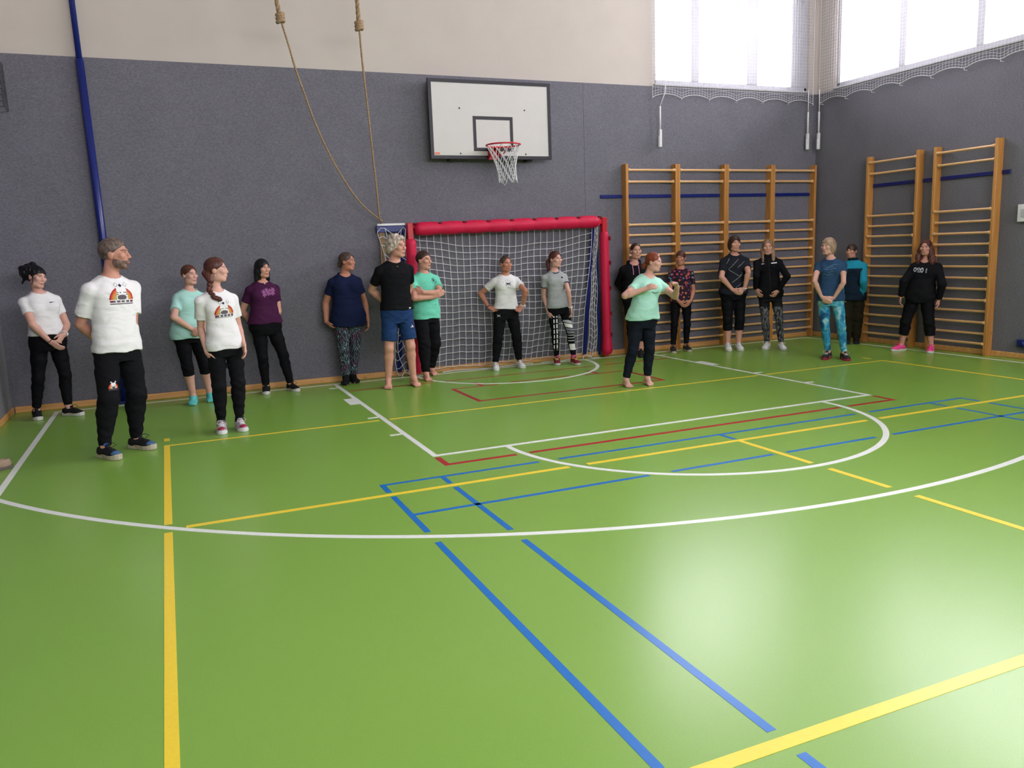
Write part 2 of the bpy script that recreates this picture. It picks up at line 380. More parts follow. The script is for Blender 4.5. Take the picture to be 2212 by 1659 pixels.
# ------------------------------------------------------------------ wall bars
UD, UW = 0.12, 0.045
RZ = [2.78, 2.61, 1.97, 1.815, 1.66, 1.51, 1.355, 1.205, 1.05, 0.90, 0.75, 0.60, 0.45, 0.295, 0.16]
def rung_mesh(L, along, m):
    b = MB(); h = L/2; e = 0.06
    ts = [-h, -h+e*0.6, -h+e, h-e, h-e*0.6, h]; rs = [0.027, 0.025, 0.0175, 0.0175, 0.025, 0.027]
    b.tube([(t, 0, 0) if along == 'x' else (0, t, 0) for t in ts], rs, 8, up=(0, 0, 1), ell=(1, 0.8))
    o = b.build('rung', m, None, True); me = o.data; bpy.data.objects.remove(o); return me
def upright_mesh(along):
    b = MB()
    if along == 'x': b.bbox(-UW/2, -UD/2, 0, UW/2, UD/2, 2.87, b=0.004)
    else: b.bbox(-UD/2, -UW/2, 0, UD/2, UW/2, 2.87, b=0.004)
    o = b.build('upright', MT['pine']); me = o.data; bpy.data.objects.remove(o); return me
def ladder(along, a0, a1, label):
    c = (a0+a1)/2
    if along == 'x': base = (c, YW-T-UD/2-0.001, 0)
    else: base = (XC-T-UD/2-0.001, c, 0)
    root = empty('wall_bars', base, label, 'wall bars', 'wooden wall bars')
    um = UMS[along]; L = abs(a1-a0)-2*UW+0.02
    rm = RMS.setdefault((along, round(L, 3)), None) or rung_mesh(L, along, MT['rungx' if along == 'x' else 'rungy'])
    RMS[(along, round(L, 3))] = rm
    hw = abs(a1-a0)/2-UW/2
    for s in (-1, 1):
        o = link(bpy.data.objects.new('upright', um), root); o.location = (s*hw, 0, 0) if along == 'x' else (0, s*hw, 0)
    for i, z in enumerate(RZ):
        o = link(bpy.data.objects.new('rung', rm), root); d = -0.042 if i in (0, 2, 4) or (i > 4 and i % 2 == 0) else -0.022
        o.location = (0, d, z) if along == 'x' else (d, 0, z)
UMS = {'x': upright_mesh('x'), 'y': upright_mesh('y')}; RMS = {}
ladder('x', 2.13, 3.0595, 'wall bars ladder nearest the red goal, on the back wall')
ladder('x', 3.0605, 3.9845, 'second wall bars ladder from the red goal, behind the floral shirt')
ladder('x', 3.9855, 4.9145, 'third wall bars ladder from the red goal, behind the black zip jacket')
ladder('x', 4.9155, 5.835, 'back-wall bars ladder closest to the room corner')
ladder('y', -1.93, -0.985, 'right-wall bars ladder closest to the room corner')
ladder('y', -3.14, -2.175, 'right-wall bars ladder furthest from the room corner')
b = MB(); b.bbox(1.76, YW-T-0.0005-0.0, 2.375, 5.79, YW-T-0.0005, 2.425, b=0.0) if False else b.bbox(1.75, YW-T-0.020, 2.375, 2.128, YW-T-0.0005, 2.425, b=0.004)
r1 = b.build('mounting_rail', MT['blue_metal'])
tag(r1, 'long blue metal rail fixed behind the back-wall bars', 'rail')
for a0, a1 in ((2.1762, 3.0132), (3.1068, 3.9382), (4.0318, 4.8682), (4.9618, 5.789)):
    b = MB(); b.bbox(a0, YW-T-0.020, 2.375, a1, YW-T-0.0005, 2.425, b=0.004); b.build('rail_section', MT['blue_metal'], r1)
b = MB(); b.bbox(XC-T-0.020, -1.8832, 2.41, XC-T-0.0005, -1.0318, 2.46, b=0.004)
r2 = b.build('mounting_rail', MT['blue_metal'])
tag(r2, 'blue metal rail fixed behind the right-wall bars', 'rail')
for a0, a1 in ((-2.174, -1.931), (-3.093, -2.222), (-3.26, -3.141)):
    b = MB(); b.bbox(XC-T-0.020, a0, 2.41, XC-T-0.0005, a1, 2.46, b=0.004); b.build('rail_section', MT['blue_metal'], r2)

# ------------------------------------------------------------------ basketball board, ring and net
BX0, BX1, BZ0, BZ1, BY = -0.915, 0.865, 2.915, 3.935, 0.03
bb = empty('basketball_backboard', (-0.025, BY+0.02, BZ0), 'white basketball backboard with black border above the red goal', 'backboard')
OB = Vector(bb.location)
def bchild(b, name, m, smooth=False):
    b.v = [tuple(Vector(v)-OB) for v in b.v]; return b.build(name, m, bb, smooth)
b = MB(); b.bbox(BX0, BY, BZ0, BX1, BY+0.035, BZ1, b=0.003); bchild(b, 'panel', MT['board'])
F = BY-0.002
def frame_strips(b, x0, z0, x1, z1, w, y0, y1):
    b.box(x0, y0, z0, x1, y1, z0+w); b.box(x0, y0, z1-w, x1, y1, z1); b.box(x0, y0, z0+w, x0+w, y1, z1-w); b.box(x1-w, y0, z0+w, x1, y1, z1-w)
b = MB(); frame_strips(b, BX0-0.006, BZ0-0.006, BX1+0.006, BZ1+0.006, 0.045, F-0.004, BY+0.04); bchild(b, 'border', MT['black'])
b = MB(); frame_strips(b, -0.305, 3.015, 0.285, 3.475, 0.045, F, BY+0.001); bchild(b, 'target_square', MT['black'])
for x, z in ((-0.49, 3.57), (0.47, 3.57), (-0.50, 2.98), (0.47, 2.98)):
    b = MB(); b.tube([(x, BY-0.004, z), (x, BY+0.01, z)], 0.011, 8); bchild(b, 'bolt', MT['black'])
b = MB(); b.box(BX0+0.045, F-0.001, BZ0+0.05, BX0+0.12, BY+0.001, BZ0+0.078); bchild(b, 'sticker', MT['orange_tag'])
for x in (-0.6, 0.55):
    b = MB(); b.bbox(x-0.04, BY+0.041, BZ0-0.02, x+0.04, YW-T-0.0005, BZ0+0.06, b=0.004); b.bbox(x-0.04, BY+0.041, BZ1-0.16, x+0.04, YW-T-0.0005, BZ1-0.08, b=0.004); b.box(x-0.02, BY+0.041, BZ0+0.06, x+0.02, BY+0.07, BZ1-0.16)
    bchild(b, 'wall_bracket', MT['black'])
hp = empty('basketball_hoop', (-0.03, BY-0.155-0.225, 3.05), 'red steel basketball ring with white string net on the backboard', 'hoop')
RC = Vector((0, 0, 0)); R = 0.228
b = MB(); b.tube([(R*math.cos(2*math.pi*i/40), R*math.sin(2*math.pi*i/40), 0) for i in range(41)], 0.0105, 8, cap=False); b.build('ring', MT['red_paint'], hp, True)
yb = 0.155+0.225-0.003
b = MB(); b.bbox(-0.07, yb-0.014, -0.15, 0.07, yb-0.002, 0.03, b=0.003); b.bbox(-0.07, R+0.0, -0.012, 0.07, yb-0.012, 0.004, b=0.003)
for s in (-1, 1):
    b.box(s*0.07-0.004, yb-0.10, -0.12, s*0.07+0.004, yb-0.012, -0.004)
    b.tube([(s*0.06, yb-0.012, -0.13), (s*0.13, yb-0.18, -0.05), (s*0.15, 0.16, -0.01)], 0.008, 6)
b.build('mount', MT['red_paint'], hp)
b = MB(); n = 12
def np_(k, z):
    tt = -z/0.46; rr = R*(1-0.62*tt**0.75) if z > -0.3 else R*(1-0.62*(0.3/0.46)**0.75)*(1+0.02*math.sin(k*2.1))
    a = 2*math.pi*k/n; return (rr*math.cos(a)+0.05*tt, rr*math.sin(a), z+0.012*math.sin(k*1.7)*tt)
lev = [0, -0.10, -0.19, -0.28, -0.37, -0.46]
for k in range(n):
    for sgn in (-1, 1):
        b.tube([np_(k+sgn*0.5*i, lev[i]) for i in range(6)], 0.0048, 4, cap=False)
for k in range(0, n, 2): b.tube([np_(k+0.5, -0.46), np_(k+1, -0.50), np_(k+1.5, -0.46)], 0.0048, 4, cap=False)
b.build('net', MT['net'], hp, True)

# ------------------------------------------------------------------ handball goal folded against the wall
GX0, GX1, GZ, GY = -1.262, 1.722, 2.035, 0.075
gl = empty('handball_goal', ((GX0+GX1)/2, GY, 0), 'handball goal with red padded posts and crossbar, folded flat against the back wall', 'goal')
OG = Vector(gl.location)
def gchild(b, name, m, smooth=False, par=None):
    b.v = [tuple(Vector(v)-OG) for v in b.v]; return b.build(name, m, par or gl, smooth)
def pad(p0, p1, r, bulges, seed, flare=0.0, n=16, amp=0.10):
    b = MB(); rnd = random.Random(seed); p0, p1 = Vector(p0), Vector(p1); S = bulges*8
    pts, rs = [], []
    for i in range(S+1):
        t = i/S; w = abs(math.sin(math.pi*t*bulges)); q = p0.lerp(p1, t)
        if p0.z == p1.z: q.z += 0.012*w
        pts.append(q); rs.append(r*(1-amp+amp*w**0.6)*(1+flare*max(0, t-0.86)/0.14*(1 if t < 0.97 else 0.7)))
    rs[0] *= 0.75; rs[-1] *= 0.75
    b.tube(pts, rs, n); return b
cb = gchild(pad((GX0+0.06, GY-0.02, GZ-0.045), (GX1-0.10, GY-0.02, GZ-0.005), 0.092, 8, 1, amp=0.15), 'crossbar_pad', MT['red_pad'], True)
for k in range(9):
    t = k/8; x = (GX0+0.06)*(1-t)+(GX1-0.10)*t
    b = MB(); b.bbox(x-0.022, GY-0.090, GZ+0.012+0.04*t, x+0.022, GY-0.045, GZ+0.034+0.04*t, b=0.004); gchild(b, 'strap', MT['dark_red'], par=cb)
gchild(pad((GX0, GY-0.01, 1.86), (GX0+0.005, GY-0.01, 0.045), 0.073, 6, 2, 0.10, amp=0.04), 'post_pad', MT['red_pad'], True)
pp = gchild(pad((GX1, GY-0.01, 1.88), (GX1+0.02, GY-0.01, 0.045), 0.070, 6, 3, 0.34, amp=0.04), 'post_pad', MT['red_pad'], True)
for z in (1.78, 1.42, 1.04, 0.66, 0.34):
    b = MB(); b.bbox(GX1+0.055, GY-0.075, z-0.03, GX1+0.082, GY-0.02, z+0.03, b=0.004); gchild(b, 'strap', MT['dark_red'], par=pp)
b = MB(); b.bbox(GX0-0.04, GY-0.04, 0.02, GX0+0.04, GY+0.04, 2.075, b=0.006); gchild(b, 'post', MT['red_paint'])
b = MB(); b.bbox(GX1-0.04, GY-0.04, 0.02, GX1+0.04, GY+0.04, 2.09, b=0.006); gchild(b, 'post', MT['red_paint'])
b = MB(); b.bbox(GX0+0.04, GY-0.03, GZ-0.04, GX1-0.04, GY+0.03, GZ+0.03, b=0.006); gchild(b, 'crossbar', MT['red_paint'])
b = MB(); b.bbox(-1.30, 0.135, 1.96, -1.70, 0.175, 2.045, b=0.005) if False else b.bbox(-1.70, 0.135, 1.96, -1.30, 0.175, 2.045, b=0.005); gchild(b, 'side_arm', MT['blue_metal'])
b = MB(); b.bbox(-1.69, 0.125, 2.046, -1.31, 0.18, 2.075, b=0.004); gchild(b, 'side_arm_cap', MT['white_plastic'])
for x0, x1 in ((-1.355, -1.50), (1.585, 1.40)):
    b = MB(); b.tube([(x0, 0.150, 2.0), (x1, 0.150, 0.06)], 0.030, 4, up=(1, 0, 0)); gchild(b, 'side_frame', MT['blue_metal'])
    b = MB(); b.tube([(x0+(0.0 if x0 < 0 else 0.055), 0.165, 2.0), (x0+(0.0 if x0 < 0 else 0.085), 0.165, 0.03)], 0.022, 4, up=(1, 0, 0)); gchild(b, 'side_frame', MT['blue_metal'])
def net_patch(fn, nu, nv, r=0.0042, n=4, sub=2):
    b = MB()
    for i in range(nu+1): b.tube([fn(i/nu, j/(nv*sub)) for j in range(nv*sub+1)], r, n, cap=False)
    for j in range(nv+1): b.tube([fn(i/(nu*sub), j/nv) for i in range(nu*sub+1)], r, n, cap=False)
    return b
rn = random.Random(5)
ph = [rn.uniform(0, 6.28) for _ in range(8)]
def main_net(u, v):
    # u left to right, v top to bottom
    xl, xr = GX0+0.05, 1.545-0.20*v
    z = 1.97-1.90*v
    sag = 0.16*math.sin(math.pi*u)**0.8*(1-v)**1.3*(1 if v > 0 else 0)
    x = xl+(xr-xl)*u+0.09*(1-u)*v*math.sin(3.1*v)+0.012*math.sin(9*u+7*v+ph[0])
    z += -sag+0.010*math.sin(23*u+ph[1]+5*v)-0.012*abs(math.sin(13*u*math.pi))*v
    y = 0.128+0.022*math.sin(5*u+ph[2]+4*v)
    return (x, y, max(z, 0.012))
gchild(net_patch(main_net, 27, 19), 'net', MT['net'])
def side_net(u, v):
    x = 1.60-0.18*v+(0.05+0.10*v)*u; return (x+0.01*math.sin(17*v+ph[3]), 0.115+0.02*math.sin(6*v), max(1.97-1.93*v+0.03*math.sin(6*u+9*v), 0.012))
gchild(net_patch(side_net, 3, 20), 'net', MT['net'])
def left_net(u, v):
    w = 0.36*(1-v)+0.22*v
    x = -1.67+0.17*v*0.9+w*u+0.03*math.sin(14*v+5*u+ph[4]); return (x, 0.095+0.02*math.sin(8*v+4*u), max(1.97-1.93*v+0.05*math.sin(9*u+11*v), 0.012))
gchild(net_patch(left_net, 4, 17), 'net', MT['net'])
b = MB()
for (xa, xb, ya_) in ((1.30, 1.58, 0.02), (0.62, 1.20, 0.06), (-1.50, -1.25, 0.03), (-0.9, 0.5, 0.085)):
    pts = []
    for i in range(25):
        t = i/24; pts.append((xa+(xb-xa)*t, ya_+0.05*math.sin(3*math.pi*t), 0.008+0.05*max(0, math.sin(2*math.pi*t))*(1 if xa > 0.9 or xa < -1 else 0)))
    b.tube(pts, 0.006, 5)
gchild(b, 'loose_cord', MT['net'])
b = MB()
for k in range(4): b.tube([(-1.655+0.018*k, 0.155, 1.99), (-1.65+0.018*k+0.01*math.sin(k), 0.155, 1.6), (-1.645+0.016*k, 0.155, 1.18+0.07*k)], 0.010, 6)
gchild(b, 'rope_tail', MT['rope'])

# climbing ropes tied to the corner of the goal
def twisted(b, pts, r, turns):
    """three-strand rope along a polyline"""
    P = [Vector(p) for p in pts]; seg = []
    for i in range(len(P)-1):
        n = max(2, int((P[i+1]-P[i]).length/0.028))
        # Catmull-Rom
        p0, p1, p2, p3 = P[max(i-1, 0)], P[i], P[i+1], P[min(i+2, len(P)-1)]
        for k in range(n):
            t = k/n; seg.append(0.5*((2*p1)+(p2-p0)*t+(2*p0-5*p1+4*p2-p3)*t*t+(3*p1-p0-3*p2+p3)*t**3))
    seg.append(P[-1])
    for s in range(3):
        pts2 = []; acc = 0
        for i, q in enumerate(seg):
            d = (seg[min(i+1, len(seg)-1)]-seg[max(i-1, 0)]).normalized(); a = Vector((1, 0, 0)); a = (a-d*a.dot(d)).normalized(); c = d.cross(a)
            if i: acc += (q-seg[i-1]).length
            t = acc*turns+s*2.094
            pts2.append(q+a*math.cos(t)*r*0.5+c*math.sin(t)*r*0.5)
        b.tube(pts2, r*0.55, 5)
R1 = [(-2.826, -0.48, 4.411), (-2.737, -0.4, 4.113), (-2.666, -0.33, 3.865), (-2.57, -0.26, 3.594), (-2.466, -0.2, 3.298), (-2.307, -0.12, 2.943), (-2.105, -0.04, 2.592), (-1.892, 0.03, 2.314), (-1.619, 0.1, 2.098)]
R2 = [(-1.902, -0.46, 4.394), (-1.87, -0.38, 3.991), (-1.808, -0.25, 3.441), (-1.728, -0.08, 2.693), (-1.664, 0.08, 2.153), (-1.631, 0.1, 2.081)]
for pts, topx, lab in ((R1, (-3.10, -0.62, HC-0.035), 'slack climbing rope curving down to the goal, the left of two'), (R2, (-1.96, -0.62, HC-0.035), 'nearly straight climbing rope tied to the goal, the right of two')):
    k = Vector(pts[0])
    e = empty('climbing_rope', k, lab, 'rope', 'climbing ropes')
    loc = lambda q: tuple(Vector(q)-k)
    b = MB(); twisted(b, [loc(q) for q in pts], 0.014, 60); b.build('tail_rope', MT['rope'], e, True)
    b = MB(); twisted(b, [(0, 0, 0.0), tuple((Vector(topx)-k)*0.5), loc(topx)], 0.027, 34); b.build('main_rope', MT['rope'], e, True)
    b = MB()
    for j in range(3):
        a0 = j*1.1; b.tube([(0.036*math.cos(t*0.7+a0), 0.036*math.sin(t*0.7+a0), -0.035+0.035*j+0.012*math.sin(t+a0)) for t in [i*0.6 for i in range(16)]], 0.022, 6)
    b.build('knot', MT['rope'], e, True)

# blue pole at the left
pl = empty('equipment_pole', (-4.965, 0.165, 0), 'tall blue metal pole standing against the back wall behind the tall man', 'pole')
b = MB(); b.tube([(0.01, 0, 0.0), (-0.03, 0, 3.98)], 0.043, 16); b.build('lower_tube', MT['blue_metal'], pl, True)
b = MB(); b.tube([(-0.03, 0, 3.981), (-0.05, 0, HC-0.003)], 0.032, 16); b.build('upper_tube', MT['blue_metal'], pl, True)
b = MB(); b.bbox(-0.05, -0.055, 0, 0.07, 0.045, 0.03, b=0.005); b.build('foot', MT['blue_metal'], pl)

# caged loudspeaker in the upper left corner, switch box on the right, tan shoe on the floor
cg = empty('caged_loudspeaker', (-5.95, 0.06, 3.40), 'black loudspeaker in a wire guard, high in the left corner', 'loudspeaker')
b = MB(); b.bbox(-0.16, -0.10, 0.06, 0.12, 0.10, 0.47, b=0.01); b.build('cabinet', MT['black'], cg)
b = MB()
for i in range(9):
    z = i*0.0625
    b.tube([(-0.19, -0.145, z), (0.185, -0.145, z), (0.185, 0.152, z)], 0.003, 4)
for i in range(7):
    x = -0.19+i*0.0625; b.tube([(x, -0.145, 0), (x, -0.145, 0.5)], 0.003, 4)
for i in range(5):
    y = -0.145+i*0.074; b.tube([(0.185, y, 0), (0.185, y, 0.5)], 0.003, 4)
b.build('wire_guard', MT['black'], cg)
sw = empty('switch_box', (XC-T-0.001, -3.50, 1.78), 'white switch box on the right wall at the frame edge', 'switch')
b = MB(); b.bbox(-0.05, -0.10, 0, 0, 0.09, 0.22, b=0.006); b.build('housing', MT['white_plastic'], sw)
b = MB(); b.bbox(-0.058, -0.05, 0.06, -0.05, 0.04, 0.16, b=0.002); b.build('rocker', MT['frame'], sw)
bk = empty('wall_socket', (XC-T-0.001, -3.62, 0.16), 'small blue bracket low on the right wall at the frame edge', 'bracket')
b = MB(); b.bbox(-0.06, -0.10, 0, 0, 0.10, 0.10, b=0.006); b.build('plate', MT['blue_metal'], bk)
b = MB(); b.tube([(-0.06, 0, 0.05), (-0.09, 0, 0.05)], 0.03, 12); b.build('socket', MT['blue_metal'], bk, True)
bk.name = 'wall_bracket'

# ------------------------------------------------------------------ people: bodies and clothes grown from distance fields
def A3(v): return np.array(v, dtype=float)
def unit(v):
    v = A3(v); return v/np.linalg.norm(v)
UP = A3((0, 0, 1))
class Field:
    def __init__(s, lo, hi, h):
        s.h = h; s.lo = A3(lo); n = np.ceil((A3(hi)-s.lo)/h).astype(int)+1
        s.ax = [(s.lo[i]+h*np.arange(n[i])).astype(np.float32) for i in range(3)]
        s.D = np.full(tuple(n), 0.3, np.float32)
    def block(s, lo, hi):
        sl = []
        for i in range(3):
            a = int(np.floor((lo[i]-s.lo[i])/s.h)); b = int(np.ceil((hi[i]-s.lo[i])/s.h))+1
            a = max(a, 0); b = min(b, len(s.ax[i]))
            if b <= a: return None
            sl.append(slice(a, b))
        return tuple(sl), (s.ax[0][sl[0]][:, None, None], s.ax[1][sl[1]][None, :, None], s.ax[2][sl[2]][None, None, :])
    def add(s, prim, k=0.0):
        fn, lo, hi = prim; m = max(k, 2.5*s.h)
        r = s.block(lo-m, hi+m)
        if r is None: return
        sl, (x, y, z) = r; d = fn(x, y, z); a = s.D[sl]
        if k > 0:
            t = np.maximum(k-np.abs(a-d), 0)/k; s.D[sl] = np.minimum(a, d)-t*t*(k*0.25)
        else: s.D[sl] = np.minimum(a, d)
    def sub(s, prim, k=0.0):
        fn, lo, hi = prim; r = s.block(lo-0.03, hi+0.03)
        if r is None: return
        sl, (x, y, z) = r; d = -fn(x, y, z); a = s.D[sl]
        if k > 0:
            t = np.maximum(k-np.abs(a-d), 0)/k; s.D[sl] = np.maximum(a, d)+t*t*(k*0.25)
        else: s.D[sl] = np.maximum(a, d)
    def cut(s, fn):
        s.D = np.maximum(s.D, fn(s.ax[0][:, None, None], s.ax[1][None, :, None], s.ax[2][None, None, :]))
    def ripple(s, fn):
        s.D = s.D+fn(s.ax[0][:, None, None], s.ax[1][None, :, None], s.ax[2][None, None, :]).astype(np.float32)
    def surface(s):
        D = s.D.copy(); D[0] = D[-1] = 0.3; D[:, 0] = D[:, -1] = 0.3; D[:, :, 0] = D[:, :, -1] = 0.3
        S = D < 0
        c = np.zeros(tuple(n-1 for n in D.shape), np.uint8)
        for i in (0, 1):
            for j in (0, 1):
                for k in (0, 1):
                    c += S[i:S.shape[0]-1+i, j:S.shape[1]-1+j, k:S.shape[2]-1+k]
        cells = np.argwhere((c > 0) & (c < 8))
        idx = np.full(c.shape, -1, np.int32); idx[tuple(cells.T)] = np.arange(len(cells))
        acc = np.zeros((len(cells), 3)); cnt = np.zeros(len(cells))
        corner = [A3((i, j, k)).astype(int) for i in (0, 1) for j in (0, 1) for k in (0, 1)]
        for a in range(8):
            for b in range(a+1, 8):
                if np.abs(corner[a]-corner[b]).sum() != 1: continue
                da = D[tuple((cells+corner[a]).T)]; db = D[tuple((cells+corner[b]).T)]
                m = (da < 0) != (db < 0)
                t = np.where(m, da/np.where(m, da-db, 1), 0)
                acc += np.where(m[:, None], corner[a]+(corner[b]-corner[a])*t[:, None], 0); cnt += m
        verts = s.lo+s.h*(cells+acc/cnt[:, None])
        quads = []
        for ax in range(3):
            o1, o2 = [(1, 2), (2, 0), (0, 1)][ax]
            a = [slice(None)]*3; b = [slice(None)]*3; a[ax] = slice(0, -1); b[ax] = slice(1, None)
            Sa, Sb = S[tuple(a)], S[tuple(b)]
            for flip, mask in ((False, Sa & ~Sb), (True, ~Sa & Sb)):
                e = np.argwhere(mask)
                d1 = np.zeros(3, int); d1[o1] = 1; d2 = np.zeros(3, int); d2[o2] = 1
                q = np.stack([idx[tuple((e-d1-d2).T)], idx[tuple((e-d2).T)], idx[tuple(e.T)], idx[tuple((e-d1).T)]], 1)
                quads.append(q[:, ::-1] if flip else q)
        return verts, np.concatenate(quads)
def np_mesh(name, verts, quads, mats, parent, origin):
    me = bpy.data.meshes.new(name); nv, nq = len(verts), len(quads)
    me.vertices.add(nv); me.vertices.foreach_set('co', (verts-origin).astype(np.float32).ravel())
    me.loops.add(nq*4); me.loops.foreach_set('vertex_index', quads.astype(np.int32).ravel())
    me.polygons.add(nq); me.polygons.foreach_set('loop_start', np.arange(0, nq*4, 4, dtype=np.int32))
    me.polygons.foreach_set('use_smooth', np.ones(nq, dtype=bool))
    me.update(calc_edges=True); me.validate()
    for m in (mats if isinstance(mats, (list, tuple)) else [mats]): me.materials.append(m)
    return link(bpy.data.objects.new(name, me), parent)

# primitives return (function, low corner, high corner)
def cone(a, b, r1, r2, cap=None):
    a, b = A3(a), A3(b); ba = b-a; L2 = max(ba@ba, 1e-9)
    def fn(x, y, z):
        px, py, pz = x-a[0], y-a[1], z-a[2]
        t = np.clip((px*ba[0]+py*ba[1]+pz*ba[2])/L2, 0, 1)
        d = np.sqrt((px-t*ba[0])**2+(py-t*ba[1])**2+(pz-t*ba[2])**2)-(r1+(r2-r1)*t)
        if cap is not None:
            n = ba/np.sqrt(L2); d = np.maximum(d, (px-ba[0])*n[0]+(py-ba[1])*n[1]+(pz-ba[2])*n[2])
        return d
    r = max(r1, r2)
    return fn, np.minimum(a, b)-r, np.maximum(a, b)+r
def ell(c, r, R=None):
    c, r = A3(c), A3(r); R = np.eye(3) if R is None else A3(R)
    def fn(x, y, z):
        p = (x-c[0], y-c[1], z-c[2])
        q = [R[i, 0]*p[0]+R[i, 1]*p[1]+R[i, 2]*p[2] for i in range(3)]
        k0 = np.sqrt(sum((q[i]/r[i])**2 for i in range(3))); k1 = np.sqrt(sum((q[i]/r[i]**2)**2 for i in range(3)))
        return k0*(k0-1)/np.maximum(k1, 1e-6)
    return fn, c-r.max(), c+r.max()
def loft(o, axis, X, Y, L, ts, a, b, yo, e=0.0):
    ts, a, b, yo = map(A3, (ts, a, b, yo))
    def fn(x, y, z):
        p = (x-o[0], y-o[1], z-o[2])
        t = (p[0]*axis[0]+p[1]*axis[1]+p[2]*axis[2])/L
        tc = np.clip(t, ts[0], ts[-1])
        aa = np.interp(tc, ts, a); bb = np.interp(tc, ts, b); y0 = np.interp(tc, ts, yo)
        u = p[0]*X[0]+p[1]*X[1]+p[2]*X[2]; v = p[0]*Y[0]+p[1]*Y[1]+p[2]*Y[2]-y0
        d = ((np.abs(u/aa)**2.3+np.abs(v/bb)**2.3)**(1/2.3)-1)*np.minimum(aa, bb)
        return np.maximum(d, np.abs(t-tc)*L-e-0.01*(t == tc))
    m = a.max()+0.05
    e0, e1 = o+axis*L*ts[0], o+axis*L*ts[-1]
    return fn, np.minimum(e0, e1)-m, np.maximum(e0, e1)+m
def ik(p, q, l1, l2, pole):
    d = q-p; D = np.linalg.norm(d); tot = (l1+l2)*0.995
    if D > tot: l1, l2 = l1*D/tot, l2*D/tot
    if D < abs(l1-l2)*1.05: D = abs(l1-l2)*1.05
    n = d/np.linalg.norm(d); a = (l1*l1-l2*l2+D*D)/(2*D); h = math.sqrt(max(l1*l1-a*a, 0))
    w = pole-p; w = w-n*(w@n); w = w/max(np.linalg.norm(w), 1e-6)
    return p+n*a+w*h

PROF = {
 'f': ([-.25, -.12, 0, .2, .42, .6, .78, .9, .98, 1.05], [.075, .099, .100, .089, .076, .079, .087, .087, .062, .034], [.060, .068, .069, .062, .055, .058, .060, .052, .042, .034]),
 'm': ([-.25, -.12, 0, .2, .4, .6, .78, .9, .98, 1.05], [.070, .090, .093, .088, .086, .094, .103, .100, .072, .036], [.058, .066, .068, .064, .062, .067, .068, .058, .046, .036])}

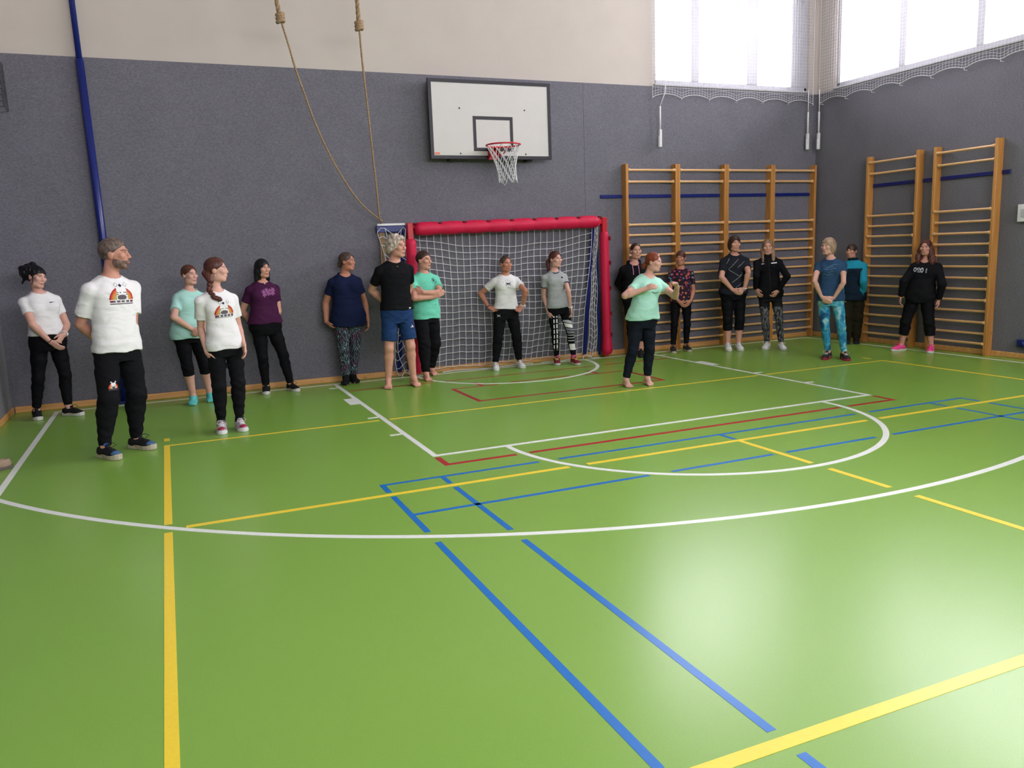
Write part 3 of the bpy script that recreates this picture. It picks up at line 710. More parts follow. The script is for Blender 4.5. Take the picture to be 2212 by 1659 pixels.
def person(J, sp):
    H = J['H']; s = H/1.7; male = sp.get('sex', 'f') == 'm'
    g = sp.get('g', 1.0); gt = sp.get('gt', g); ga = sp.get('ga', g)*(1.12 if male else 0.98)
    base = A3(J['base']); P = {k: A3(v) for k, v in J.items() if isinstance(v, (list, tuple)) and len(v) == 3}
    F, X = unit(P['F']), None
    X = unit(np.cross(UP, F)); pel, neck = P['pel'], P['neck']
    hs = H*0.135/0.225*sp.get('headsize', 1.03 if male else 1.0)
    hd = P['head']; hF = unit(P['hF'])
    pit, rol = math.radians(sp.get('pitch', 0)), math.radians(sp.get('roll', 0))
    hx = unit(np.cross(UP, hF)); hy = hF*math.cos(pit)-UP*math.sin(pit); hz = np.cross(hy, hx)
    if hz[2] < 0: hz = -hz
    hx, hz = hx*math.cos(rol)+hz*math.sin(rol), hz*math.cos(rol)-hx*math.sin(rol)
    HR = np.stack([hx, hy, hz])
    hp = lambda x, y, z: hd+hs*(hx*x+hy*y+hz*z)
    root = empty('person', base, sp['label'], 'person', 'people standing around the hall')
    skin = sp['skin']; h = sp.get('h', 0.0078)
    # limbs
    arm = {}
    for k in 'AB':
        S_, W_ = P['s'+k], P['w'+k]
        E = ik(S_, W_, .172*H, .150*H, P['e'+k]); arm[k] = (S_, E, W_)
    leg = {}
    for i, k in enumerate('AB'):
        hip, an = P['h'+k], P['a'+k]; fd = A3((*J['f'+k], 0)); d = np.linalg.norm(an-hip)
        pole = (hip+an)/2+(F+fd)*0.3+X*(-1, 1)[i]*0.06
        bend = sp.get('bend', {}).get(k, 1.006)
        K = ik(hip, an, d*.512*bend, d*.488*bend, pole); leg[k] = (hip, K, an, fd)
    tl = np.linalg.norm(neck-pel); ax = (neck-pel)/tl; TX = unit(X-ax*(X@ax)); TY = np.cross(ax, TX)
    if TY@F < 0: TY = -TY
    ts, pa, pb = PROF['m' if male else 'f']
    belly = sp.get('belly', 0.0)
    def torso(off, drape=0.0, low=0.0):
        a = [w*H*gt for w in pa]; b = [w*H*gt*(1+belly*max(0, 1-abs(t-.3)/.4)) for t, w in zip(ts, pb)]
        if drape:
            ma, mb = 0, 0
            for i in range(len(ts)-3, -1, -1):
                ma, mb = max(ma, a[i]), max(mb, b[i]); a[i] += drape*(ma-a[i]); b[i] += drape*(mb-b[i])
        lw = [low*max(0, min(1, (.30-t)/.25)) for t in ts]
        a = [v+w for v, w in zip(a, lw)]; b = [v+w for v, w in zip(b, lw)]
        yo = [(0.006+0.05*belly*max(0, 1-abs(t-.3)/.4))*s - 0.012*s*(t > .85) for t in ts]
        return loft(pel, ax, TX, TY, tl, ts, [v+off for v in a], [v+off for v in b], yo, off*1.3)
    bust = sp.get('bust', 0.0 if male else 1.0)
    def extras(off, k):
        out = []
        if bust:
            for q in (-1, 1): out.append((ell(pel+ax*tl*.70+TX*q*.043*H*gt+TY*(.034*H*gt), A3((.040*H*gt, .036*H*gt*bust, .043*H*gt))+off, np.stack([TX, TY, ax])), .03))
        for q in (-1, 1): out.append((ell(pel-ax*.03*H+TX*q*.042*H*gt-TY*(.030*H), A3((.052*H*gt, .045*H*gt, .055*H))+off, np.stack([TX, TY, ax])), .03))
        for kk in 'AB': out.append((cone(neck-ax*.022*H+(P['s'+kk]-neck)*.20, P['s'+kk], .036*s+off, .041*s*ga+off), .035))
        return out
    allp = np.array([v for k, v in P.items() if k not in ('F', 'hF', 'base')]+[leg['A'][1], leg['B'][1], arm['A'][1], arm['B'][1]])
    lo, hi = allp.min(0)-.20, allp.max(0)+.20; lo[2] = -0.02; hi[2] = hd[2]+.18*s
    # ---------------- body
    B = Field(lo, hi, h)
    B.add(torso(0)); 
    for pr, k in extras(0, 0): B.add(pr, k)
    for k in 'AB':
        hip, K, an, fd = leg[k]
        B.add(cone(hip, hip+(K-hip)*.5, .080*s*g, .070*s*g), .04); B.add(cone(hip+(K-hip)*.5, K, .070*s*g, .052*s*g), .03)
        c1 = K+(an-K)*.28-fd*.012*s
        B.add(cone(K, c1, .051*s*g, .054*s*g), .02); B.add(cone(c1, an, .053*s*g, .034*s), .02); B.add(ell(K+fd*.012, (.046*s*g, .046*s*g, .055*s*g)), .02)
        heel, ball = an*A3((1, 1, 0))-fd*.040*s+UP*.033*s, an*A3((1, 1, 0))+fd*.105*s+UP*.022*s; sd = np.cross(UP, fd)
        B.add(cone(an, heel, .033*s, .031*s), .015); B.add(cone(an+fd*.012*s, ball, .036*s, .024*s), .02)
        inner = 1 if k == 'A' else -1
        for q in (-.026, -.012, .012, .026):
            B.add(cone(heel+sd*q*s*.6, ball+sd*q*s*1.0, .022*s, .021*s), .012)
        for q, l, rr in ((.032, .155, .0135), (.014, .150, .0105), (-.001, .143, .0100), (-.016, .134, .0095), (-.030, .122, .0090)):
            B.add(cone(ball+sd*q*inner*s-UP*.004*s, an*A3((1, 1, 0))+fd*l*s+sd*q*inner*s*1.05+UP*rr*s, .015*s, rr*s), .006)
    for k in 'AB':
        S_, E, W_ = arm[k]
        B.add(cone(S_, S_+(E-S_)*.45, .045*s*ga, .042*s*ga), .025); B.add(cone(S_+(E-S_)*.45, E, .043*s*ga, .037*s*ga), .012)
        c1 = E+(W_-E)*.25
        B.add(cone(E, c1, .037*s*ga, .0385*s*ga), .012); B.add(cone(c1, W_, .0385*s*ga, .025*s*ga), .012)
        # hand
        T_ = P['t'+k]; d = unit(T_-W_); hint = sp.get('thumb', {}).get(k, None)
        th = F if hint is None else A3(hint[0])*F+hint[1]*UP+hint[2]*X*(1 if k == 'A' else -1)
        l = unit(th-d*(th@d)); inward = (pel+neck)/2-W_; n = np.cross(d, l); n = n*(1 if n@inward > 0 else -1)
        if sp.get('palmflip', {}).get(k): n = -n
        q = s*(1.08 if male else 0.96); curl = sp.get('curl', {}).get(k, 0.35); spread = sp.get('spread', {}).get(k, 0.0)
        for off, ln in ((.026, .068), (.009, .076), (-.008, .071), (-.024, .056)):
            kn = W_+d*.088*q+l*off*q; B.add(cone(W_+d*.012*q+l*off*.55*q, kn, .0145*q, .0115*q), .012)
            dd = unit(d+l*(off*spread*22)); p0 = kn; c = 0
            for f in (.45, .32, .25):
                c += curl*(1.0 if f == .45 else 1.15); dv = dd*math.cos(c)+n*math.sin(c); p1 = p0+dv*ln*f*q*1.12
                B.add(cone(p0, p1, .0095*q, .0082*q), .003); p0 = p1
        t0 = W_+d*.018*q+l*.016*q; t1 = t0+unit(d*.75+l*.7+n*.25)*.042*q; t2 = t1+unit(d*.95+l*.25+n*.25)*.034*q; t3 = t2+unit(d+l*.05+n*.3)*.026*q
        B.add(cone(t0, t1, .0155*q, .0125*q), .012); B.add(cone(t1, t2, .0120*q, .0105*q), .004); B.add(cone(t2, t3, .0105*q, .0085*q), .003)
    # neck and head
    nb = neck-ax*.035*s-TY*.008*s; B.add(cone(nb, hp(0, -.028, -.055), .056*s*(1.05 if male else 0.95), .049*s*(1.08 if male else .93)), .03)
    jw = 1.06 if male else 0.97
    E_ = lambda c, r: ell(hp(*c), A3(r)*hs, HR)
    B.add(E_((0, -.014, .030), (.073, .092, .082)), .015)
    B.add(E_((0, .022, -.040), (.057*jw, .064, .074)), .03)
    B.add(cone(hp(-.02*jw, .060, -.094), hp(.02*jw, .060, -.094), .019*hs, .019*hs), .02)
    for q in (-1, 1):
        B.add(E_((q*.040, .060, -.016), (.026, .024, .024)), .02)
        B.add(E_((q*.044, .010, -.075), (.018, .034, .026)), .03)
        B.add(E_((q*.0745, -.010, -.006), (.009, .021, .033)), .006)
        B.sub(E_((q*.031, .100, .004), (.016, .017, .010)), .014)
    br = .0115 if male else .0085
    B.add(cone(hp(-.034, .076, .024), hp(.034, .076, .024), br*hs, br*hs), .014)
    nl = .103 if male else .0985
    B.add(cone(hp(0, .083, .014), hp(0, nl, -.026), .0075*hs, (.0120 if male else .0105)*hs), .009)
    for q in (-1, 1): B.add(cone(hp(q*.010, .092, -.030), hp(q*.011, .090, -.030), .0085*hs, .0085*hs), .005)
    B.add(E_((0, .080, -.060), (.026, .014, .016)), .012)
    verts, quads = B.surface()
    body = np_mesh('body', verts, quads, skin, root, base)
    if sp.get('feet', 'shoe') != 'bare': pass
    bvh = BVHTree.FromPolygons((verts).tolist(), quads.tolist())
    def hit(x, z, y0=.2):
        o = Vector(hp(x, y0, z)); r = bvh.ray_cast(o, Vector(-hy)); 
        return (A3(r[0]) if r[0] is not None else hp(x, .085, z))
    hair_c = sp['hairmat']
    for q in (-1, 1):
        c = hit(q*.031, .005)-hy*.0052*hs-base; e = MB()
        vs = []; 
        for i in range(7):
            for j in range(10):
                a, b_ = math.pi*i/6, 2*math.pi*j/10
                vs.append(c+hs*(hx*.0135*math.sin(a)*math.cos(b_)+hz*.0068*math.sin(a)*math.sin(b_)+hy*.0085*math.cos(a)))
        fs = [(i*10+j, i*10+(j+1) % 10, (i+1)*10+(j+1) % 10, (i+1)*10+j) for i in range(6) for j in range(10)]
        e.add(vs, fs); ey = e.build('eye', MT['sclera'], root, True)
        e = MB(); gz = sp.get('gaze', 0)*.004
        c2 = c+hs*(hy*.0046+hx*gz); vs = []
        for i in range(5):
            for j in range(8):
                a, b_ = math.pi*i/4, 2*math.pi*j/8
                vs.append(c2+hs*.0062*(hx*math.sin(a)*math.cos(b_)+hz*.95*math.sin(a)*math.sin(b_)+hy*.75*math.cos(a)))
        e.add(vs, [(i*8+j, i*8+(j+1) % 8, (i+1)*8+(j+1) % 8, (i+1)*8+j) for i in range(4) for j in range(8)])
        e.build('iris', sp.get('irismat', MT['iris']), ey, True)
        e = MB(); e.tube([hit(q*(.014+.009*i), .0235+.004*math.sin(math.pi*i/4.6))-base+hy*.001 for i in range(5)], [.0026*hs, .0034*hs, .0033*hs, .0028*hs, .0015*hs], 5); e.build('eyebrow', sp.get('browmat', hair_c), root, True)
        e = MB(); e.tube([hit(q*.031-.0125+.00625*i, .011-.0035*abs(i-2)/2)-base+hy*.0012 for i in range(5)], .0018*hs, 5); e.build('eyelid', MT['lash'], root, True)
    e = MB()
    op = .006 if sp.get('mouth_open') else .0032
    e.tube([hit(-.023+.0058*i, -.061+op*(1-abs(i-4)/4*.9)-.0008*(i == 4))-base-hy*.0012 for i in range(9)], [.0012*hs]+[.0030*hs]*7+[.0012*hs], 6)
    e.tube([hit(-.021+.00525*i, -.061-(op+.0032)*(1-(abs(i-4)/4)**2)+.0006)-base-hy*.0014 for i in range(9)], [.0012*hs]+[.0036*hs]*7+[.0012*hs], 6)
    e.build('lips', sp.get('lipmat', MT['lips']), root, True)
    if sp.get('mouth_open'):
        e = MB(); e.tube([hit(-.016+.004*i, -.0605)-base+hy*.001 for i in range(9)], [.001]+[.0036*hs]*7+[.001], 6); e.build('mouth', MT['lash'], root, True)
    # ---------------- hair
    hl = sp.get('hair', 'short'); hh = h*0.8
    rnd = random.Random(sp['label'])
    HF = Field(hd-A3((.26, .26, .62)) if hl in ('long', 'braid', 'pony', 'lowpony', 'wavy') else hd-.24, hd+A3((.26, .26, .20)), hh)
    cap_r = {'curly': (.092, .112, .100), 'buzz': (.0785, .097, .088), 'tight': (.0785, .098, .0875)}.get(hl, (.0825, .102, .0925))
    HF.add(E_((0, -.015, .031), cap_r))
    if hl in ('bob', 'wavy', 'shag'):
        HF.add(E_((0, -.028, -.035 if hl != 'shag' else -.02), (.094, .092, .122 if hl != 'shag' else .11)), .02)
        if hl == 'bob':
            for q in (-1, 1): HF.add(cone(hp(q*.066, -.025, -.04), hp(q*.088, -.030, -.140), .036*hs, .024*hs), .03)
            HF.add(cone(hp(0, -.07, -.05), hp(0, -.095, -.140), .055*hs, .045*hs), .03)
    if hl == 'curly':
        for i in range(110):
            a, b_ = rnd.uniform(0, 6.28), rnd.uniform(-.55, 1.0); cs = math.sqrt(max(0, 1-b_*b_)); y = math.cos(a)*cs
            if y > .45 and b_ < .45: continue
            HF.add(E_((.088*math.sin(a)*cs, -.015+.107*y, .030+.096*b_), (.019, .019, .019)), .006)
        for q in (-1, 1): HF.add(E_((q*.076, -.035, -.03), (.03, .045, .05)), .01)
        HF.add(E_((0, -.085, -.03), (.07, .04, .055)), .01)
    if hl == 'long':
        HF.add(E_((0, -.03, -.05), (.088, .085, .12)), .02)
        for q in (-1, 1):
            p0, p1 = hp(q*.075, -.01, -.05), P['s'+('A' if q < 0 else 'B')]*.42+neck*.58+F*.062*s+UP*.02*s
            HF.add(cone(p0, p1, .034*hs, .032*s), .03); HF.add(cone(p1, p1-UP*.13*s+F*.035*s+X*q*.012, .032*s, .012*s), .015)
    if hl == 'wavy':
        for q in (-1, 1):
            p0, p1 = hp(q*.075, -.02, -.05), P['s'+('A' if q < 0 else 'B')]*.55+neck*.45+F*.055*s+UP*.045*s
            HF.add(cone(p0, p1, .042*hs, .045*s), .04)
            for i in range(7): HF.add(ell(p0+(p1-p0)*i/6+A3([rnd.uniform(-.02, .02) for _ in range(3)]), (.03, .03, .035)), .02)
            HF.add(cone(p1, p1-UP*.08*s+F*.02, .04*s, .02*s), .02)
        HF.add(E_((0, -.07, -.09), (.085, .05, .09)), .03)
    if hl == 'pony':
        b0 = hp(0, -.105, .02); b1 = hp(-.02, -.145, -.04); b2 = hp(-.03, -.125, -.14); b3 = neck-TY*.085*s-UP*.10*s-TX*.05*s
        HF.add(cone(b0, b1, .026*hs, .030*hs), .015); HF.add(cone(b1, b2, .031*hs, .027*hs), .01); HF.add(cone(b2, b3, .027*hs, .010*hs), .01)
    if hl == 'lowpony':
        b0 = hp(0, -.10, -.03); b1 = hp(0, -.125, -.06); HF.add(cone(b0, b1, .028*hs, .032*hs), .015)
        HF.add(E_((0, -.128, -.062), (.036, .030, .036)), .015)
    if hl == 'bunch':
        HF.add(E_((0, -.095, -.035), (.036, .04, .04)), .02)
    if hl == 'braid':
        b0 = hp(-.03, -.10, -.03); b1 = hp(-.062, -.055, -.095); b2 = neck-TX*.075*s+TY*.03*s+UP*.015; b3 = neck-TX*.060*s+TY*.105*s-UP*.055*s; b4 = neck-TX*.005*s+TY*.135*s-UP*.085*s
        HF.add(cone(b0, b1, .034*hs, .033*hs), .02)
        for p_, q_ in ((b1, b2), (b2, b3), (b3, b4)):
            for i in range(5): HF.add(ell(p_+(q_-p_)*i/5+TX*(.006 if i % 2 else -.006), (.023, .021, .021)), .004)
        HF.add(cone(b3, b4, .020*s, .008*s), .01)
    if hl == 'updo':
        HF.add(E_((0, -.075, .055), (.075, .075, .075)), .02)
        for i in range(44):
            a = rnd.uniform(0, 6.28); r_ = rnd.uniform(.02, .075)
            HF.add(E_((r_*math.cos(a)*1.1, -.100+rnd.uniform(-.06, .05), .055+r_*math.sin(a)), (.033, .036, .033)), .03)
        HF.add(cone(hp(-.02, -.13, .03), hp(-.05, -.15, -.09), .03*hs, .006), .01)
        HF.add(cone(hp(-.075, .035, .0), hp(-.078, .040, -.085), .012*hs, .004), .01)
    # face opening and nape line
    face = {'updo': ((0, .105, -.066), (.060, .082, .118)), 'bob': ((.010, .108, -.058), (.062, .086, .120)), 'fringe': ((-.006, .105, -.066), (.062, .082, .115)), 'shag': ((-.01, .105, -.058), (.058, .082, .115)), 'buzz': ((0, .095, -.038), (.072, .090, .118)), 'tight': ((0, .098, -.030), (.072, .088, .118)), 'curly': ((0, .098, -.034), (.070, .092, .112)), 'men': ((0, .106, -.052), (.068, .092, .111))}.get(hl, ((0, .100, -.036), (.066, .084, .116)))
    HF.sub(E_(*face), .006)
    if hl in ('bob', 'shag', 'wavy', 'long'): HF.sub(cone(hp(0, .055, -.085), hp(0, .045, -.24), .052*hs, .062*hs), .006)
    if hl in ('short', 'buzz', 'tight', 'men', 'fringe', 'pony', 'lowpony', 'bunch', 'updo', 'braid', 'curly'):
        slope = {'men': (-.012, .80), 'buzz': (-.006, .80), 'fringe': (-.030, .62), 'curly': (-.05, .6)}.get(hl, (-.020, .70))
        def nape(x, y, z):
            p = (x-hd[0], y-hd[1], z-hd[2]); qy = (p[0]*hy[0]+p[1]*hy[1]+p[2]*hy[2])/hs; qz = (p[0]*hz[0]+p[1]*hz[1]+p[2]*hz[2])/hs; qx = (p[0]*hx[0]+p[1]*hx[1]+p[2]*hx[2])/hs
            d = (slope[0]+slope[1]*(qy+.02)-qz)*hs*.8
            if hl in ('pony', 'lowpony', 'bunch', 'updo', 'braid'): d = np.where((qy < -.06) | (qz < -.10) | (np.abs(qx) > .074) & (hl == 'updo'), -1.0, d)
            return d
        HF.cut(nape)
    am = {'curly': .0035, 'updo': .004, 'wavy': .004}.get(hl, .0016)
    f1 = 260/hs/1.0
    HF.ripple(lambda x, y, z: am*(np.sin((x*hx[0]+y*hx[1]+z*hx[2])*f1+3*np.sin((x*hy[0]+y*hy[1])*25))*np.sin((x+y+z)*47+1.3)))
    hv, hq = HF.surface()
    if len(hq): np_mesh('hair', hv, hq, hair_c, root, base)
    if sp.get('beard'):
        BF = Field(hd-.16, hd+.16, hh*.8); BF.add(E_((0, .022, -.041), (.0590*jw, .0663, .0757))); BF.add(cone(hp(-.02, .062, -.096), hp(.02, .062, -.096), .0208*hs, .0208*hs), .02); BF.add(E_((0, .080, -.060), (.0275, .0158, .018)), .012)
        for q in (-1, 1): BF.add(E_((q*.044, .010, -.075), (.0195, .0358, .0275)), .03)
        BF.sub(E_((0, .10, -.064), (.022, .03, .008)), .004)
        def bc(x, y, z):
            p = (x-hd[0], y-hd[1], z-hd[2]); qy = (p[0]*hy[0]+p[1]*hy[1]+p[2]*hy[2])/hs; qz = (p[0]*hz[0]+p[1]*hz[1]+p[2]*hz[2])/hs
            return np.maximum((qz+.046-.35*np.maximum(0, .05-qy))*hs, (-.012-qy)*hs)
        BF.cut(bc); v_, q_ = BF.surface()
        if len(q_): np_mesh('beard', v_, q_, sp['beard'], root, base)
    # ---------------- top
    ch = h*1.12
    t = sp['top']; off = t.get('off', .012); long_ = t.get('sleeve', 'short') == 'long'
    SF = Field(lo, hi, ch)
    SF.add(torso(off, t.get('drape', .45), max(.008, sp['bottom'].get('off', .008)+.017-off)))
    for pr, k in extras(off*.9, 0): SF.add(pr, k)
    rs = random.Random(sp['label']+'x'); wa = t.get('wr', .0028); ph_ = [rs.uniform(0, 6.28) for _ in range(6)]
    def wr(x, y, z):
        u = x*TX[0]+y*TX[1]; v = x*TY[0]+y*TY[1]; k = np.clip(1.2-(z-(pel[2]-.05*H))/(.22*H), .25, 1.2)
        return wa*k*(np.sin(38*z+9*u+2.5*np.sin(11*u+ph_[0])+ph_[1])*.8+np.sin(17*z-31*u+14*v+ph_[2])*.7+.5*np.sin(60*z+25*v+ph_[3]))
    SF.ripple(wr)
    for k in 'AB':
        S_, E, W_ = arm[k]
        if long_:
            lo_ = t.get('sloose', .012)
            SF.add(cone(S_, E, .044*s*ga+lo_, .039*s*ga+lo_), .025); SF.add(cone(E, W_-(W_-E)*.03, .041*s*ga+lo_, .027*s*ga+lo_*.8, cap=1), .015)
        else:
            fr = t.get('sl', .55); e = S_+(E-S_)*fr
            SF.add(cone(S_, e, .044*s*ga+off*.7, .043*s*ga+t.get('flare', .014)*.9, cap=1), .025)
    if t.get('collar') == 'stand':
        SF.add(cone(neck-UP*.01, neck+UP*.055*s+(hd-neck)*.06, .070*s, .060*s, cap=1), .015)
        SF.sub(cone(neck+UP*.03*s, neck+UP*.14*s+(hd-neck)*.1, .046*s, .050*s), 0)
    else:
        nd = t.get('nd', 0.0)
        SF.sub(cone(neck+UP*.035*s-TY*.01*s, neck+UP*.12*s-TY*.01*s, .074*s, .085*s), 0)
        SF.sub(ell(neck+UP*(.030*s)+TY*(.026*s+nd*.4), ((.071+nd*.25)*s, (.080+nd*.3)*s, (.050+nd)*s), np.stack([TX, unit(TY+UP*.15), unit(UP-TY*.15)])), .004)
    hz_ = t['hem']*H; ha = t.get('hema', 0.0)
    SF.cut(lambda x, y, z: hz_-z+ha*((x-pel[0])*TX[0]+(y-pel[1])*TX[1])+.006*np.sin(21*(x+y)+ph_[4]))
    sv, sq = SF.surface()
    top = np_mesh(t['name'], sv, sq, t['mat'], root, base)
    tb = BVHTree.FromPolygons(sv.tolist(), sq.tolist())
    # ---------------- trousers
    b = sp['bottom']; PF = Field(lo, hi, ch); bo = b.get('off', .008)
    PF.add(torso(bo, 0))
    for pr, k in extras(bo, 0)[(2 if bust else 0):(4 if bust else 2)]: PF.add(pr, k)
    zt = sp['top']['hem']*H+.035+abs(sp['top'].get('hema', 0))*.1
    PF.cut(lambda x, y, z: z-zt+0*x+0*y)
    lo2 = b.get('loose', bo); en = b.get('end', .90); rg = b.get('gather', None)
    for k in 'AB':
        hip, K, an, fd = leg[k]
        zc = en                                   # fraction of the leg (0 hip, .5 knee, 1 ankle)
        if zc <= .5:
            e = hip+(K-hip)*(zc*2); PF.add(cone(hip, e, .081*s*g+bo, (.080-.028*zc*2)*s*g+lo2, cap=1), .03)
        else:
            m = hip+(K-hip)*.5
            PF.add(cone(hip, m, .081*s*g+bo, .071*s*g+(bo+lo2)/2), .03); PF.add(cone(m, K, .071*s*g+(bo+lo2)/2, .053*s*g+lo2), .02)
            PF.add(ell(K+fd*.012, A3((.046*s*g, .046*s*g, .055*s*g))+lo2+.003), .02)
            f = (zc-.5)*2; c1 = K+(an-K)*.28-fd*.010*s; e = K+(an-K)*f
            if f > .3:
                PF.add(cone(K, c1, .053*s*g+lo2, .055*s*g+lo2), .02)
                re = (.055+(.035-.055)*(f-.28)/.72)*s*g+(lo2 if rg is None else rg)
                PF.add(cone(c1, e, .055*s*g+lo2, re, cap=1), .015)
            else: PF.add(cone(K, e, .053*s*g+lo2, .055*s*g+lo2, cap=1), .02)
    wb = b.get('wr', .0015)
    PF.ripple(lambda x, y, z: wb*(.8*np.sin(62*z+23*(x-y)+2.5*np.sin(17*(x+y)+9*z+ph_[0]))*(.6+.9*np.exp(-((z-leg['A'][1][2])/.07)**2)+1.5*np.exp(-((z-.17)/.07)**2))+.6*np.sin(75*z-40*x+ph_[1])))
    pv, pq = PF.surface()
    bot = np_mesh(b['name'], pv, pq, b['mat'], root, base)
    pb_ = BVHTree.FromPolygons(pv.tolist(), pq.tolist())
    # ---------------- shoes and socks
    ft = sp.get('feet', 'shoe')
    for k in 'AB':
        hip, K, an, fd = leg[k]; sd = np.cross(UP, fd); g0 = an*A3((1, 1, 0))
        q = lambda l, w, z: g0+fd*l*s+sd*w*s+UP*z*s
        if ft == 'sock':
            f = Field(g0-.26, g0+.26+UP*.12, h*.8); RR = np.stack([fd, sd, UP])
            f.add(cone(q(-.005, 0, .13 if sp.get('sockhi', 0) == 0 else .13+sp['sockhi']), q(-.005, 0, .06), .044*s, .040*s)); f.add(cone(q(-.005, 0, .055), q(-.042, 0, .040), .040*s, .0385*s), .015)
            f.add(cone(an+fd*.012*s, q(.105, 0, .022), .043*s, .031*s), .02)
            for w_ in (-.026, -.012, .012, .026): f.add(cone(q(-.040, w_*.6, .033), q(.105, w_, .022), .029*s, .028*s), .012)
            for w_, l_ in ((.03, .150), (.01, .148), (-.012, .14), (-.028, .125)): f.add(cone(q(.105, w_*(1 if k == 'A' else -1), .020), q(l_, w_*(1 if k == 'A' else -1), .018), .021*s, .018*s), .012)
            f.add(ell(q(.105, 0, .026), (.060*s, .046*s, .0275*s), RR), .015); f.add(ell(q(.03, 0, .03), (.08*s, .034*s, .03*s), RR), .015)
            zz = (.105+sp.get('sockhi', 0))*s; f.cut(lambda x, y, z: np.maximum(z-zz, .002-z)+0*x+0*y); v_, q_ = f.surface(); np_mesh('sock', v_, q_, sp['sockmat'], root, base)
        if ft == 'shoe':
            sh = sp['shoe']; RR = np.stack([fd, sd, UP]); f = Field(g0-.26, g0+.28, h*.8)
            f.add(ell(q(-.028, 0, .045), (.058*s, .043*s, .058*s), RR)); f.add(ell(q(.125, 0, .032), (.078*s, .050*s, .040*s), RR), .02)
            f.add(cone(q(.0, 0, .062), q(.10, 0, .040), .046*s, .038*s), .02); f.add(cone(q(-.012, 0, .06), q(-.012, 0, .098), .047*s, .045*s), .012)
            f.add(cone(q(.03, 0, .075), q(.045, 0, .112), .024*s, .018*s), .01)
            f.cut(lambda x, y, z: np.maximum(.014*s-z, z-(.100+.018*np.clip(((x-g0[0])*fd[0]+(y-g0[1])*fd[1])/.05, -1, 1))*s))
            v_, q_ = f.surface(); so = np_mesh('shoe', v_, q_, sh['mat'], root, base)
            ls = [(-.092, .012), (-.084, .030), (-.060, .041), (-.02, .042), (.03, .040), (.08, .048), (.12, .053), (.16, .048), (.19, .032), (.206, .010)]
            m = MB(); ring = [(l, w) for l, w in ls]+[(l, -w) for l, w in ls[::-1]]; n = len(ring)
            th_ = sh.get('thick', .026)
            for z, k2 in ((0.001, .96), (.006, 1.0), (th_, 1.01), (th_+.004, .96)):
                m.v += [tuple(q(.055+(l-.055)*k2, w*k2, z*(1 if l < .15 or z < .004 else 1.0+.35*(l-.15)/.05))-base) for l, w in ring]
            for i in range(3):
                for j in range(n): m.f.append((i*n+j, i*n+(j+1) % n, (i+1)*n+(j+1) % n, (i+1)*n+j)); m.m.append(0)
            m.f.append(tuple(range(n))[::-1]); m.m.append(0); m.f.append(tuple(3*n+j for j in range(n))); m.m.append(0)
            m.build('sole', sh['sole'], so)
            m = MB(); sb = BVHTree.FromPolygons(v_.tolist(), q_.tolist())
            def on(l, w):
                r = sb.ray_cast(Vector(q(l, w, .25)), Vector((0, 0, -1))); return (A3(r[0]) if r[0] is not None else q(l, w, .07))-base+UP*.002
            for i, l in enumerate((.06, .08, .10, .12)):
                m.tube([on(l, -.024), on(l+.004, -.010), on(l+.006, .010), on(l, .024)], .0034*s, 5)
            m.tube([on(.055, .004), q(.075, .035, .118)-base, q(.10, .045, .105)-base, q(.085, .02, .09)-base], .0028*s, 5)
            m.tube([on(.055, -.004), q(.085, -.03, .12)-base, q(.115, -.04, .10)-base, q(.09, -.015, .085)-base], .0028*s, 5)
            m.build('laces', sh.get('lace', sh['sole']), so, True)
            if sh.get('toe') is not None:
                m = MB(); rr = []
                for i in range(9):
                    for j in range(5):
                        w = (-.040+.010*i); l = .150+.013*j; r = sb.ray_cast(Vector(q(l, w, .2)), Vector((0, 0, -1))); rr.append(tuple((A3(r[0]) if r[0] is not None else q(min(l, .190), w*.8, .012))-base+UP*.0025+fd*.002))
                m.add(rr, [(i*5+j, (i+1)*5+j, (i+1)*5+j+1, i*5+j+1) for i in range(8) for j in range(4)]); m.build('toe_cap', sh['toe'], so, True)
            if sh.get('tongue') is not None:
                f = Field(q(.04, 0, .11)-.06, q(.04, 0, .11)+.06, h*.7); f.add(ell(q(.040, 0, .112), (.016*s, .026*s, .022*s), RR)); a_, b2_ = f.surface(); np_mesh('tongue', a_, b2_, sh['tongue'], so, base)
            if sp.get('ankle_sock') is not None:
                f = Field(an-.12, an+.16, h*.8); f.add(cone(an+UP*.0, an+(K-an)*.16, .046*s, .043*s*g, cap=1)); a_, b2_ = f.surface(); np_mesh('sock', a_, b2_, sp['ankle_sock'], root, base)
    # ---------------- prints, trims, watches
    def print_on(name, tree, parent, origin, au, av, dirn, size, fn, mats, step=.005, lift=.0018):
        origin, au, av, dirn = map(A3, (origin, au, av, dirn)); nu, nv = int(size[0]/step), int(size[1]/step)
        m = MB(); ids = {}
        def vid(i, j):
            if (i, j) not in ids:
                u, v = (i-nu/2)*step, (j-nv/2)*step
                r = tree.ray_cast(Vector(origin+au*u+av*v), Vector(dirn), 1.2)
                if r[0] is None: ids[(i, j)] = None
                else: ids[(i, j)] = len(m.v); m.v.append(tuple(A3(r[0])-dirn*lift+A3(r[1])*lift*.4-base))
            return ids[(i, j)]
        for i in range(nu):
            for j in range(nv):
                c = fn((i+.5-nu/2)*step, (j+.5-nv/2)*step)
                if c is None or c < 0: continue
                q = [vid(i, j), vid(i+1, j), vid(i+1, j+1), vid(i, j+1)]
                if None in q: continue
                pz = [np.dot(A3(m.v[k_]), dirn) for k_ in q]
                if max(pz)-min(pz) > .03: continue
                m.f.append(tuple(q)); m.m.append(c)
        if m.f: m.build(name, mats, parent, True)
